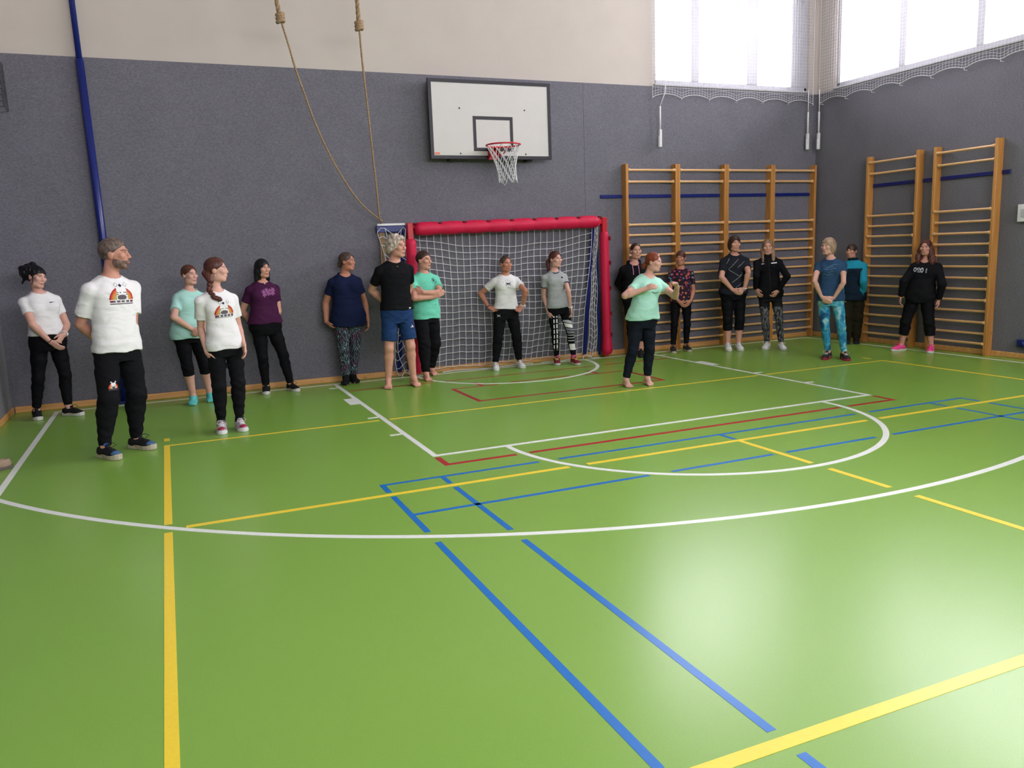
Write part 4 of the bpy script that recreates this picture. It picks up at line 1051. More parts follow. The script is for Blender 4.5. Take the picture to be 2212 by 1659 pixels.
    for pr in sp.get('prints', []):
        tgt = pr.get('on', 'top'); tree, par = (tb, top) if tgt == 'top' else (pb_, bot)
        if tgt == 'top': o = pel+ax*tl*pr['t']+TX*pr.get('u', 0)*s+TY*.6; d = -TY; au, av = TX, ax
        else:
            hip, K, an, fd = leg[pr['leg']]; fdir = unit(F+X*pr.get('side', 0)); o = hip+(K-hip)*pr['f']*2 if pr['f'] <= .5 else K+(an-K)*(pr['f']-.5)*2
            o = o+fdir*.5; d = -fdir; av = UP; au = unit(np.cross(UP, fdir))
        print_on(pr.get('name', 'print'), tree, par, o, au, av, d, pr['size'], pr['fn'], pr['mats'], pr.get('step', .005))
    for w in sp.get('watch', []):
        S_, E, W_ = arm[w['arm']]; d = unit(W_-E); c = W_-d*.012*s; r_ = .031*s*ga; a = unit(np.cross(d, A3((.3, .2, .9)))); c2 = np.cross(d, a); m = MB()
        ring = [c+a*math.cos(i*math.pi/8)*r_+c2*math.sin(i*math.pi/8)*r_-base for i in range(17)]
        m.tube(ring, w.get('w', .008), 6, cap=False); wo = m.build(w.get('name', 'watch'), w['mat'], root, True)
        if w.get('face') is not None:
            od = unit(W_-(pel+neck)/2+F*.15); od = unit(od-d*(od@d)); p0 = c+od*(r_+.004)-base; m = MB(); m.tube([p0-od*.006, p0+od*.007], .018*s, 12); m.build('watch_face', w['face'], wo)
    if t.get('trim') is not None:
        for k in 'AB':
            S_, E, W_ = arm[k]; e = S_+(E-S_)*t.get('sl', .55); d = unit(E-S_); a = unit(np.cross(d, F)); c2 = np.cross(d, a); r_ = .043*s*ga+t.get('flare', .014)*.9; m = MB()
            m.tube([e-d*.004+a*math.cos(i*math.pi/10)*r_+c2*math.sin(i*math.pi/10)*r_-base for i in range(21)], .007*s, 5, cap=False); m.build('sleeve_trim', t['trim'], top, True)
        m = MB(); pts = []
        for i in range(25):
            a = 2*math.pi*i/24; o = neck+UP*.008*s+TY*.012*s+TX*math.cos(a)*.070*s+TY*math.sin(a)*.072*s-UP*.034*s*max(0, math.sin(a)); pts.append(o-base)
        m.tube(pts, .0065*s, 5, cap=False); m.build('collar_trim', t['trim'], top, True)
    ctx = dict(root=root, base=base, H=H, s=s, P=P, F=F, X=X, TX=TX, TY=TY, ax=ax, tl=tl, pel=pel, neck=neck, hd=hd, hp=hp, hs=hs, hx=hx, hy=hy, hz=hz, arm=arm, leg=leg, top=top, bot=bot, tb=tb, print_on=print_on)
    if sp.get('extra'): sp['extra'](ctx)
    return ctx

JOINTS = {
 'w1': {'H':1.68,'base':[-5.663,-0.306,0.0],'F':[0.428,-0.904,0.0],'hF':[0.712,-0.703,0.0],'pel':[-5.621,-0.301,0.887],'neck':[-5.645,-0.304,1.388],'head':[-5.64,-0.319,1.566],'sA':[-5.79,-0.373,1.299],'eA':[-5.773,-0.567,1.132],'wA':[-5.58,-0.467,0.862],'tA':[-5.45,-0.502,0.749],'hA':[-5.7,-0.338,0.853],'kA':[-5.775,-0.388,0.463],'aA':[-5.824,-0.29,0.084],'fA':[0.17,-0.985],'sB':[-5.499,-0.234,1.299],'eB':[-5.436,-0.201,1.054],'wB':[-5.441,-0.428,0.93],'tB':[-5.539,-0.497,0.801],'hB':[-5.542,-0.263,0.853],'kB':[-5.488,-0.427,0.44],'aB':[-5.503,-0.322,0.084],'fB':[0.772,-0.636]},
 'man': {'H':1.88,'base':[-4.861,-2.681,0.0],'F':[0.527,-0.85,0.0],'hF':[0.969,-0.246,0.0],'pel':[-4.799,-2.677,0.993],'neck':[-4.786,-2.677,1.561],'head':[-4.727,-2.679,1.763],'sA':[-4.952,-2.78,1.462],'eA':[-5.017,-2.652,1.159],'wA':[-4.933,-2.516,0.981],'tA':[-4.781,-2.445,0.876],'hA':[-4.882,-2.729,0.955],'kA':[-4.908,-2.885,0.505],'aA':[-4.986,-2.798,0.094],'fA':[0.55,-0.835],'sB':[-4.62,-2.574,1.462],'eB':[-4.668,-2.629,1.132],'wB':[-4.749,-2.484,0.95],'tB':[-4.921,-2.472,0.854],'hB':[-4.716,-2.626,0.955],'kB':[-4.693,-2.713,0.508],'aB':[-4.736,-2.565,0.094],'fB':[0.681,-0.732]},
 'mint': {'H':1.63,'base':[-4.085,-0.341,0.0],'F':[0.318,-0.948,0.0],'hF':[0.596,-0.803,0.0],'pel':[-4.159,-0.339,0.861],'neck':[-4.092,-0.341,1.329],'head':[-4.082,-0.357,1.519],'sA':[-4.24,-0.391,1.243],'eA':[-4.299,-0.586,1.048],'wA':[-4.123,-0.52,0.897],'tA':[-3.987,-0.56,0.802],'hA':[-4.239,-0.366,0.828],'kA':[-4.177,-0.539,0.403],'aA':[-4.181,-0.398,0.082],'fA':[-0.165,-0.986],'sB':[-3.943,-0.291,1.243],'eB':[-3.933,-0.3,0.983],'wB':[-3.993,-0.513,0.882],'tB':[-4.139,-0.56,0.805],'hB':[-4.079,-0.312,0.828],'kB':[-4.019,-0.475,0.38],'aB':[-3.988,-0.284,0.082],'fB':[0.021,-1.0]},
 'girl': {'H':1.68,'base':[-3.89,-2.22,0.0],'F':[0.324,-0.946,0.0],'hF':[0.974,-0.227,0.0],'pel':[-3.877,-2.221,0.887],'neck':[-3.908,-2.22,1.382],'head':[-3.882,-2.224,1.586],'sA':[-4.061,-2.272,1.292],'eA':[-4.078,-2.16,1.033],'wA':[-4.046,-2.262,0.795],'tA':[-3.978,-2.325,0.645],'hA':[-3.959,-2.25,0.853],'kA':[-3.985,-2.358,0.455],'aA':[-3.977,-2.226,0.084],'fA':[-0.061,-0.998],'sB':[-3.756,-2.167,1.292],'eB':[-3.721,-2.095,1.021],'wB':[-3.703,-2.291,0.861],'tB':[-3.694,-2.343,0.692],'hB':[-3.794,-2.193,0.853],'kB':[-3.818,-2.345,0.445],'aB':[-3.804,-2.215,0.084],'fB':[0.128,-0.992]},
 'purple': {'H':1.66,'base':[-3.16,-0.116,0.0],'F':[0.234,-0.972,0.0],'hF':[0.478,-0.879,0.0],'pel':[-3.254,-0.106,0.876],'neck':[-3.249,-0.106,1.379],'head':[-3.23,-0.125,1.555],'sA':[-3.404,-0.144,1.291],'eA':[-3.504,-0.037,1.035],'wA':[-3.392,0.081,0.863],'tA':[-3.226,0.08,0.809],'hA':[-3.338,-0.126,0.843],'kA':[-3.317,-0.219,0.462],'aA':[-3.311,-0.111,0.083],'fA':[-0.127,-0.992],'sB':[-3.094,-0.069,1.291],'eB':[-3.098,-0.083,1.017],'wB':[-3.152,0.054,0.847],'tB':[-3.319,0.091,0.813],'hB':[-3.17,-0.086,0.843],'kB':[-3.067,-0.223,0.441],'aB':[-3.009,-0.122,0.083],'fB':[0.33,-0.944]},
 'navy': {'H':1.7,'base':[-2.228,0.006,0.0],'F':[0.064,-0.998,0.0],'hF':[0.806,-0.593,0.0],'pel':[-2.191,-0.001,0.898],'neck':[-2.198,0.001,1.419],'head':[-2.153,-0.017,1.597],'sA':[-2.361,-0.01,1.329],'eA':[-2.447,0.096,1.068],'wA':[-2.474,0.015,0.832],'tA':[-2.38,-0.065,0.703],'hA':[-2.279,-0.007,0.864],'kA':[-2.317,-0.152,0.459],'aA':[-2.285,-0.042,0.085],'fA':[-0.335,-0.942],'sB':[-2.036,0.011,1.329],'eB':[-1.941,0.066,1.039],'wB':[-1.945,-0.05,0.825],'tB':[-1.949,-0.091,0.651],'hB':[-2.103,0.005,0.864],'kB':[-2.157,-0.107,0.441],'aB':[-2.171,0.055,0.085],'fB':[0.131,-0.991]},
 'blk': {'H':1.86,'base':[-1.712,-0.69,0.0],'F':[0.123,-0.992,0.0],'hF':[0.602,-0.798,0.0],'pel':[-1.713,-0.689,0.982],'neck':[-1.711,-0.69,1.567],'head':[-1.666,-0.715,1.759],'sA':[-1.903,-0.713,1.468],'eA':[-1.92,-0.54,1.223],'wA':[-1.775,-0.507,1.032],'tA':[-1.608,-0.535,0.935],'hA':[-1.809,-0.701,0.945],'kA':[-1.862,-0.805,0.516],'aA':[-1.874,-0.679,0.093],'fA':[-0.325,-0.946],'sB':[-1.519,-0.666,1.468],'eB':[-1.483,-0.461,1.197],'wB':[-1.624,-0.527,1.012],'tB':[-1.801,-0.499,0.934],'hB':[-1.617,-0.677,0.945],'kB':[-1.553,-0.579,0.498],'aB':[-1.55,-0.7,0.093],'fB':[0.08,-0.997]},
 'mint2': {'H':1.69,'base':[-1.182,-0.178,0.0],'F':[0.259,-0.966,0.0],'hF':[0.574,-0.819,0.0],'pel':[-1.175,-0.18,0.892],'neck':[-1.179,-0.179,1.398],'head':[-1.17,-0.194,1.573],'sA':[-1.349,-0.224,1.309],'eA':[-1.392,-0.417,1.093],'wA':[-1.141,-0.4,1.09],'tA':[-0.983,-0.448,1.154],'hA':[-1.26,-0.203,0.859],'kA':[-1.264,-0.179,0.389],'aA':[-1.289,-0.401,0.085],'fA':[-0.016,-1.0],'sB':[-1.009,-0.133,1.309],'eB':[-0.984,-0.385,1.118],'wB':[-1.271,-0.433,1.161],'tB':[-1.422,-0.353,1.207],'hB':[-1.09,-0.157,0.859],'kB':[-1.074,-0.193,0.407],'aB':[-1.075,0.045,0.085],'fB':[0.076,-0.997]},
 'wht': {'H':1.59,'base':[0.018,-0.092,0.0],'F':[-0.133,-0.991,0.0],'hF':[0.162,-0.987,0.0],'pel':[0.025,-0.095,0.84],'neck':[0.03,-0.098,1.319],'head':[0.039,-0.12,1.475],'sA':[-0.121,-0.077,1.235],'eA':[-0.279,0.075,1.083],'wA':[-0.217,-0.049,0.881],'tA':[-0.126,-0.171,0.813],'hA':[-0.057,-0.084,0.808],'kA':[-0.175,-0.193,0.416],'aA':[-0.166,-0.091,0.08],'fA':[-0.333,-0.943],'sB':[0.181,-0.118,1.235],'eB':[0.218,-0.349,1.102],'wB':[0.226,-0.233,0.889],'tB':[0.102,-0.281,0.788],'hB':[0.107,-0.106,0.808],'kB':[0.094,-0.227,0.398],'aB':[0.202,-0.094,0.08],'fB':[-0.1,-0.995]},
 'grey': {'H':1.63,'base':[0.882,-0.213,0.0],'F':[-0.032,-0.999,0.0],'hF':[0.312,-0.95,0.0],'pel':[0.802,-0.173,0.861],'neck':[0.768,-0.156,1.34],'head':[0.785,-0.18,1.51],'sA':[0.612,-0.151,1.254],'eA':[0.644,-0.054,0.992],'wA':[0.654,-0.154,0.769],'tA':[0.678,-0.217,0.612],'hA':[0.718,-0.17,0.828],'kA':[0.671,-0.25,0.427],'aA':[0.782,-0.135,0.082],'fA':[-0.415,-0.91],'sB':[0.925,-0.161,1.254],'eB':[0.892,-0.348,1.029],'wB':[0.936,-0.308,0.82],'tB':[0.939,-0.363,0.657],'hB':[0.887,-0.176,0.828],'kB':[0.907,-0.358,0.418],'aB':[0.982,-0.292,0.082],'fB':[-0.1,-0.995]},
 'dark': {'H':1.68,'base':[2.111,-0.172,0.0],'F':[-0.291,-0.957,0.0],'hF':[-0.24,-0.971,0.0],'pel':[2.099,-0.165,0.887],'neck':[2.092,-0.16,1.391],'head':[2.112,-0.195,1.581],'sA':[1.938,-0.114,1.302],'eA':[2.004,0.034,1.082],'wA':[2.095,0.014,0.902],'tA':[2.239,-0.026,0.808],'hA':[2.015,-0.139,0.853],'kA':[1.971,-0.244,0.464],'aA':[2.045,-0.152,0.084],'fA':[-0.513,-0.858],'sB':[2.246,-0.207,1.302],'eB':[2.383,-0.054,1.064],'wB':[2.261,-0.089,0.897],'tB':[2.153,0.025,0.816],'hB':[2.182,-0.19,0.853],'kB':[2.115,-0.298,0.457],'aB':[2.176,-0.192,0.084],'fB':[-0.482,-0.876]},
 'red': {'H':1.57,'base':[0.755,-2.349,0.0],'F':[0.106,-0.994,0.0],'hF':[0.589,-0.808,0.0],'pel':[0.822,-2.39,0.829],'neck':[0.877,-2.424,1.301],'head':[0.935,-2.47,1.466],'sA':[0.727,-2.44,1.217],'eA':[0.511,-2.562,1.098],'wA':[0.697,-2.642,1.165],'tA':[0.788,-2.771,1.215],'hA':[0.741,-2.399,0.798],'kA':[0.732,-2.269,0.445],'aA':[0.617,-2.33,0.079],'fA':[-0.182,-0.983],'sB':[1.027,-2.408,1.217],'eB':[1.131,-2.582,1.075],'wB':[1.053,-2.77,1.176],'tB':[0.954,-2.848,1.283],'hB':[0.904,-2.382,0.798],'kB':[0.975,-2.309,0.44],'aB':[0.893,-2.367,0.079],'fB':[-0.212,-0.977]},
 'flor': {'H':1.55,'base':[2.939,-0.114,0.0],'F':[-0.453,-0.892,0.0],'hF':[-0.754,-0.657,-0.0],'pel':[2.957,-0.127,0.818],'neck':[2.958,-0.127,1.281],'head':[2.943,-0.141,1.444],'sA':[2.826,-0.06,1.199],'eA':[2.737,-0.174,0.972],'wA':[2.843,-0.23,0.789],'tA':[2.917,-0.324,0.68],'hA':[2.885,-0.09,0.787],'kA':[2.787,-0.197,0.417],'aA':[2.813,-0.119,0.078],'fA':[-0.502,-0.865],'sB':[3.091,-0.195,1.199],'eB':[3.134,-0.196,0.951],'wB':[3.003,-0.318,0.798],'tB':[2.891,-0.305,0.68],'hB':[3.029,-0.163,0.787],'kB':[2.983,-0.236,0.406],'aB':[3.065,-0.109,0.078],'fB':[-0.247,-0.969]},
 'bt': {'H':1.74,'base':[3.674,-0.486,0.0],'F':[-0.416,-0.909,0.0],'hF':[-0.319,-0.948,0.0],'pel':[3.671,-0.483,0.919],'neck':[3.683,-0.493,1.452],'head':[3.67,-0.506,1.634],'sA':[3.531,-0.423,1.36],'eA':[3.382,-0.56,1.144],'wA':[3.554,-0.607,0.941],'tA':[3.647,-0.739,0.856],'hA':[3.589,-0.445,0.884],'kA':[3.671,-0.342,0.486],'aA':[3.595,-0.456,0.087],'fA':[-0.528,-0.849],'sB':[3.835,-0.562,1.36],'eB':[3.709,-0.756,1.146],'wB':[3.698,-0.709,0.951],'tB':[3.546,-0.671,0.856],'hB':[3.753,-0.521,0.884],'kB':[3.827,-0.416,0.495],'aB':[3.753,-0.515,0.087],'fB':[-0.436,-0.9]},
 'bj': {'H':1.67,'base':[4.214,-0.791,0.0],'F':[-0.592,-0.806,0.0],'hF':[-0.606,-0.796,0.0],'pel':[4.158,-0.742,0.882],'neck':[4.131,-0.718,1.406],'head':[4.112,-0.728,1.56],'sA':[4.002,-0.623,1.317],'eA':[3.849,-0.797,1.126],'wA':[3.934,-0.678,0.937],'tA':[3.962,-0.778,0.796],'hA':[4.088,-0.69,0.848],'kA':[4.193,-0.573,0.487],'aA':[4.154,-0.704,0.084],'fA':[-0.813,-0.582],'sB':[4.26,-0.813,1.317],'eB':[4.238,-1.018,1.118],'wB':[4.169,-0.911,0.904],'tB':[4.051,-0.893,0.775],'hB':[4.228,-0.793,0.848],'kB':[4.337,-0.732,0.488],'aB':[4.274,-0.878,0.084],'fB':[-0.448,-0.894]},
 'blue': {'H':1.66,'base':[4.131,-2.131,0.0],'F':[-0.769,-0.64,-0.0],'hF':[-0.988,-0.152,-0.0],'pel':[4.067,-2.066,0.876],'neck':[4.061,-2.06,1.377],'head':[4.021,-2.043,1.553],'sA':[3.959,-1.937,1.289],'eA':[3.792,-2.051,1.087],'wA':[3.896,-2.078,0.868],'tA':[3.953,-2.206,0.765],'hA':[4.012,-2.0,0.843],'kA':[4.136,-1.933,0.465],'aA':[4.082,-2.032,0.083],'fA':[-0.863,-0.505],'sB':[4.163,-2.182,1.289],'eB':[4.048,-2.331,1.093],'wB':[4.005,-2.187,0.853],'tB':[3.865,-2.109,0.784],'hB':[4.123,-2.132,0.843],'kB':[4.24,-2.084,0.481],'aB':[4.181,-2.229,0.083],'fB':[-0.494,-0.87]},
 'teal': {'H':1.55,'base':[5.583,-1.007,0.0],'F':[-0.811,-0.585,-0.0],'hF':[-0.962,-0.273,-0.0],'pel':[5.584,-1.008,0.818],'neck':[5.572,-0.996,1.286],'head':[5.54,-0.988,1.446],'sA':[5.485,-0.875,1.204],'eA':[5.374,-0.992,1.003],'wA':[5.447,-0.939,0.777],'tA':[5.436,-0.971,0.618],'hA':[5.537,-0.943,0.787],'kA':[5.42,-1.058,0.385],'aA':[5.511,-0.986,0.078],'fA':[-0.738,-0.675],'sB':[5.659,-1.116,1.204],'eB':[5.557,-1.226,1.006],'wB':[5.65,-1.149,0.781],'tB':[5.618,-1.159,0.621],'hB':[5.631,-1.074,0.787],'kB':[5.524,-1.137,0.383],'aB':[5.655,-1.029,0.078],'fB':[-0.677,-0.736]},
 'hood': {'H':1.58,'base':[5.54,-2.242,0.0],'F':[-0.866,-0.5,-0.0],'hF':[-0.899,-0.438,-0.0],'pel':[5.558,-2.264,0.834],'neck':[5.59,-2.301,1.28],'head':[5.566,-2.304,1.48],'sA':[5.514,-2.17,1.197],'eA':[5.308,-2.184,1.004],'wA':[5.35,-2.109,0.797],'tA':[5.299,-2.13,0.641],'hA':[5.517,-2.193,0.803],'kA':[5.403,-2.223,0.397],'aA':[5.452,-2.063,0.079],'fA':[-1.0,-0.031],'sB':[5.666,-2.433,1.197],'eB':[5.608,-2.564,0.971],'wB':[5.662,-2.481,0.753],'tB':[5.622,-2.513,0.595],'hB':[5.6,-2.335,0.803],'kB':[5.524,-2.484,0.4],'aB':[5.628,-2.421,0.079],'fB':[-0.837,-0.547]}}

# ------------------------------------------------------------------ people: materials, prints and outfits
def folds(m):
    # soft creases of worn fabric
    N, L = m.node_tree.nodes, m.node_tree.links; P = N['Principled BSDF']; prev = P.inputs['Normal'].links[0].from_socket if P.inputs['Normal'].links else None
    tc = N.new('ShaderNodeTexCoord'); mp = N.new('ShaderNodeMapping'); mp.inputs['Scale'].default_value = (1.0, 1.0, 1.7); mp.inputs['Rotation'].default_value = (0.3, 0.5, 0.2); L.new(tc.outputs['Object'], mp.inputs['Vector'])
    nz = N.new('ShaderNodeTexNoise'); nz.inputs['Scale'].default_value = 6.0; nz.inputs['Detail'].default_value = 1.2; nz.inputs['Distortion'].default_value = 0.7; L.new(mp.outputs['Vector'], nz.inputs['Vector'])
    bp = N.new('ShaderNodeBump'); bp.inputs['Strength'].default_value = 0.6; bp.inputs['Distance'].default_value = 0.035; L.new(nz.outputs['Fac'], bp.inputs['Height'])
    if prev is not None: L.new(prev, bp.inputs['Normal'])
    L.new(bp.outputs['Normal'], P.inputs['Normal'])
    return m
def skin_mat(name, c):
    m = mat(name, c, 0.52, 0.35, noise=0.10, scale=22, bump=0.03); return m
def hair_mat(name, c, c2=None):
    return mat(name, c, 0.42, 0.35, noise=0.5, scale=60, bump=0.5, stretch=(1, 1, 0.25), col2=c2)
def cloth(name, c, rough=0.85, noise=0.06, scale=90): return folds(mat(name, c, rough, 0.2 if max(c) > .05 else 0.08, noise=noise, scale=scale, bump=0.12))
K = dict(pale=skin_mat('pale_skin', (0.66, 0.36, 0.29)), mid=skin_mat('light_skin', (0.62, 0.31, 0.23)), tan=skin_mat('tanned_skin', (0.50, 0.21, 0.135)), ruddy=skin_mat('ruddy_skin', (0.56, 0.265, 0.195)))
MT['sclera'] = mat('eye_white', (0.62, 0.58, 0.55), 0.3, 0.5, noise=0.03, scale=50); MT['iris'] = mat('brown_iris', (0.025, 0.014, 0.01), 0.2, 0.5, noise=0.1, scale=90)
MT['lash'] = mat('dark_lash', (0.03, 0.016, 0.012), 0.7, 0.2, noise=0.1, scale=90); MT['lips'] = mat('lip_rose', (0.40, 0.13, 0.11), 0.4, 0.4, noise=0.08, scale=60)
MT['lipred'] = mat('lip_red', (0.42, 0.07, 0.08), 0.35, 0.4, noise=0.08, scale=60)
HM = dict(black=hair_mat('black_hair', (0.006, 0.005, 0.008)), brown=hair_mat('dark_brown_hair', (0.070, 0.032, 0.024), (0.020, 0.010, 0.008)), redbrown=hair_mat('red_brown_hair', (0.13, 0.045, 0.022), (0.05, 0.014, 0.009)),
          chestnut=hair_mat('chestnut_hair', (0.12, 0.034, 0.024), (0.035, 0.010, 0.009)), auburn=hair_mat('auburn_hair', (0.27, 0.055, 0.016), (0.11, 0.018, 0.008)), blonde=hair_mat('dark_blonde_hair', (0.33, 0.20, 0.11), (0.13, 0.07, 0.04)),
          ash=hair_mat('ash_blonde_hair', (0.48, 0.33, 0.22), (0.20, 0.125, 0.08)), salt=hair_mat('salt_and_pepper_hair', (0.22, 0.155, 0.13), (0.035, 0.022, 0.018)), silver=hair_mat('silver_curls', (0.66, 0.56, 0.50), (0.30, 0.22, 0.17)),
          greybrown=hair_mat('grey_brown_hair', (0.12, 0.07, 0.055), (0.035, 0.02, 0.017)), beard=hair_mat('grey_beard', (0.23, 0.14, 0.11), (0.09, 0.045, 0.035)))
CM = dict(white=cloth('white_cotton', (0.78, 0.76, 0.78), noise=0.03), white2=cloth('white_jersey', (0.74, 0.73, 0.75), noise=0.03), black=cloth('black_cotton', (0.008, 0.008, 0.010)), blackleg=cloth('black_leggings', (0.006, 0.006, 0.008), 0.7), charcoal=cloth('charcoal_jersey', (0.018, 0.019, 0.027)),
          mint=cloth('pale_mint_jersey', (0.40, 0.68, 0.63)), mint2=cloth('bright_mint_cotton', (0.16, 0.62, 0.45)), mint3=cloth('mint_jersey', (0.40, 0.72, 0.60)), purple=cloth('plum_jersey', (0.055, 0.008, 0.045)), navy=cloth('navy_cotton', (0.010, 0.015, 0.050)),
          shorts=cloth('blue_twill', (0.012, 0.040, 0.130)), grey=cloth('light_grey_jersey', (0.36, 0.38, 0.39), noise=0.12), bluetee=cloth('denim_blue_jersey', (0.022, 0.060, 0.130)), teal=cloth('teal_softshell', (0.012, 0.26, 0.38)), inky=cloth('ink_navy_softshell', (0.010, 0.020, 0.036)),
          olive=cloth('dark_olive_trousers', (0.022, 0.019, 0.010)), darkleg=cloth('ink_leggings', (0.009, 0.012, 0.021), 0.7), sock_teal=cloth('turquoise_socks', (0.12, 0.55, 0.56)), sock_black=cloth('black_socks', (0.010, 0.012, 0.012)), pink=cloth('pink_lining', (0.62, 0.22, 0.46)), pinksock=cloth('pink_socks', (0.62, 0.10, 0.24)))
SM = dict(black=mat('black_mesh_shoe', (0.010, 0.010, 0.012), 0.7, 0.3, noise=0.3, scale=120, bump=0.3), white=mat('white_shoe', (0.70, 0.69, 0.71), 0.6, 0.3, noise=0.05, scale=90, bump=0.15), sole=mat('off_white_sole', (0.62, 0.60, 0.57), 0.55, 0.3, noise=0.1, scale=20), cream=mat('cream_sole', (0.50, 0.44, 0.34), 0.55, 0.3, noise=0.15, scale=20),
          lilac=mat('silver_lilac_shoe', (0.50, 0.44, 0.50), 0.5, 0.4, noise=0.25, scale=50, bump=0.2), maroon=mat('maroon_shoe', (0.22, 0.018, 0.030), 0.6, 0.3, noise=0.15, scale=80, bump=0.2), yellow=mat('yellow_laces', (0.62, 0.50, 0.12), 0.7, 0.2, noise=0.1, scale=60), greyshoe=mat('grey_trainer', (0.035, 0.032, 0.030), 0.7, 0.3, noise=0.5, scale=35, bump=0.2),
          pink=mat('hot_pink_shoe', (0.80, 0.06, 0.26), 0.55, 0.4, noise=0.1, scale=50), bluetip=mat('steel_blue_tip', (0.05, 0.12, 0.26), 0.5, 0.4, noise=0.1, scale=50), bluetong=mat('bright_blue_tongue', (0.02, 0.13, 0.62), 0.5, 0.4, noise=0.1, scale=50), raspberry=mat('raspberry_tip', (0.34, 0.02, 0.06), 0.5, 0.4, noise=0.1, scale=50), tan=mat('tan_suede', (0.36, 0.255, 0.19), 0.85, 0.2, noise=0.12, scale=60, bump=0.2), taupe=mat('taupe_sole', (0.13, 0.10, 0.095), 0.7, 0.3, noise=0.1, scale=40), darksole=mat('dark_sole', (0.02, 0.02, 0.022), 0.7, 0.3, noise=0.1, scale=40))
def ink(name, c): return mat(name, c, 0.75, 0.2, noise=0.05, scale=60)
IK = dict(red=ink('ink_red', (0.42, 0.02, 0.035)), orange=ink('ink_orange', (0.58, 0.15, 0.04)), amber=ink('ink_amber', (0.60, 0.27, 0.08)), yellow=ink('ink_yellow', (0.55, 0.42, 0.10)), green=ink('ink_green', (0.18, 0.30, 0.16)), teal=ink('ink_teal', (0.07, 0.17, 0.20)), white=ink('ink_white', (0.80, 0.78, 0.80)), grey=ink('ink_grey', (0.12, 0.10, 0.12)), navy=ink('ink_navy', (0.015, 0.012, 0.05)), wine=ink('ink_wine', (0.14, 0.02, 0.03)),
          lilac=ink('ink_lilac', (0.30, 0.10, 0.26)), pale=ink('ink_pale', (0.45, 0.46, 0.50)), mid=ink('ink_mid_grey', (0.20, 0.20, 0.23)), dark=ink('ink_dark', (0.03, 0.03, 0.035)), sky=ink('ink_sky', (0.10, 0.20, 0.32)))

def ramp_mat(name, stops, scale, kind='voronoi', distortion=0.0, stretch=(1, 1, 1), rough=0.75, thr=None, below=None):
    """printed stretch fabric: coloured cells or clouds; thr: height above the floor where the print starts (above it: plain)"""
    m, N, L, P = new_mat(name); tc = N.new('ShaderNodeTexCoord'); mp = N.new('ShaderNodeMapping'); mp.inputs['Scale'].default_value = stretch
    L.new(tc.outputs['Object'], mp.inputs['Vector']); src = mp.outputs['Vector']
    nz = N.new('ShaderNodeTexNoise'); nz.inputs['Scale'].default_value = scale*0.6; nz.inputs['Detail'].default_value = 3; nz.inputs['Distortion'].default_value = distortion
    L.new(src, nz.inputs['Vector'])
    if kind == 'voronoi':
        vo = N.new('ShaderNodeTexVoronoi'); vo.inputs['Scale'].default_value = scale; L.new(src, vo.inputs['Vector'])
        sp_ = N.new('ShaderNodeSeparateColor'); L.new(vo.outputs['Color'], sp_.inputs['Color']); fac = sp_.outputs['Red']
        dist = vo.outputs['Distance']
    else: fac = nz.outputs['Fac']; dist = None
    rp = N.new('ShaderNodeValToRGB'); rp.color_ramp.interpolation = 'CONSTANT' if kind == 'voronoi' else 'LINEAR'
    e = rp.color_ramp.elements
    while len(e) < len(stops): e.new(0.5)
    for i, (p, c) in enumerate(stops): e[i].position = p; e[i].color = (*c, 1)
    L.new(fac, rp.inputs['Fac']); out = rp.outputs['Color']
    if dist is not None and below is not None:
        lt = N.new('ShaderNodeMath'); lt.operation = 'LESS_THAN'; lt.inputs[1].default_value = thr or 0.33; L.new(dist, lt.inputs[0])
        mx = N.new('ShaderNodeMix'); mx.data_type = 'RGBA'; mx.inputs['A'].default_value = (*below, 1); L.new(lt.outputs[0], mx.inputs['Factor']); L.new(out, mx.inputs['B']); out = mx.outputs['Result']
    L.new(out, P.inputs['Base Color']); P.inputs['Roughness'].default_value = rough; P.inputs['Specular IOR Level'].default_value = 0.25
    return m
def plain_above(m, z, col):
    N, L = m.node_tree.nodes, m.node_tree.links; P = N['Principled BSDF']; src = P.inputs['Base Color'].links[0].from_socket
    tc = N.new('ShaderNodeTexCoord'); sx = N.new('ShaderNodeSeparateXYZ'); L.new(tc.outputs['Object'], sx.inputs[0])
    gt = N.new('ShaderNodeMath'); gt.operation = 'GREATER_THAN'; gt.inputs[1].default_value = z; L.new(sx.outputs['Z'], gt.inputs[0])
    mx = N.new('ShaderNodeMix'); mx.data_type = 'RGBA'; mx.inputs['B'].default_value = (*col, 1); L.new(gt.outputs[0], mx.inputs['Factor']); L.new(src, mx.inputs['A']); L.new(mx.outputs['Result'], P.inputs['Base Color'])
    return m
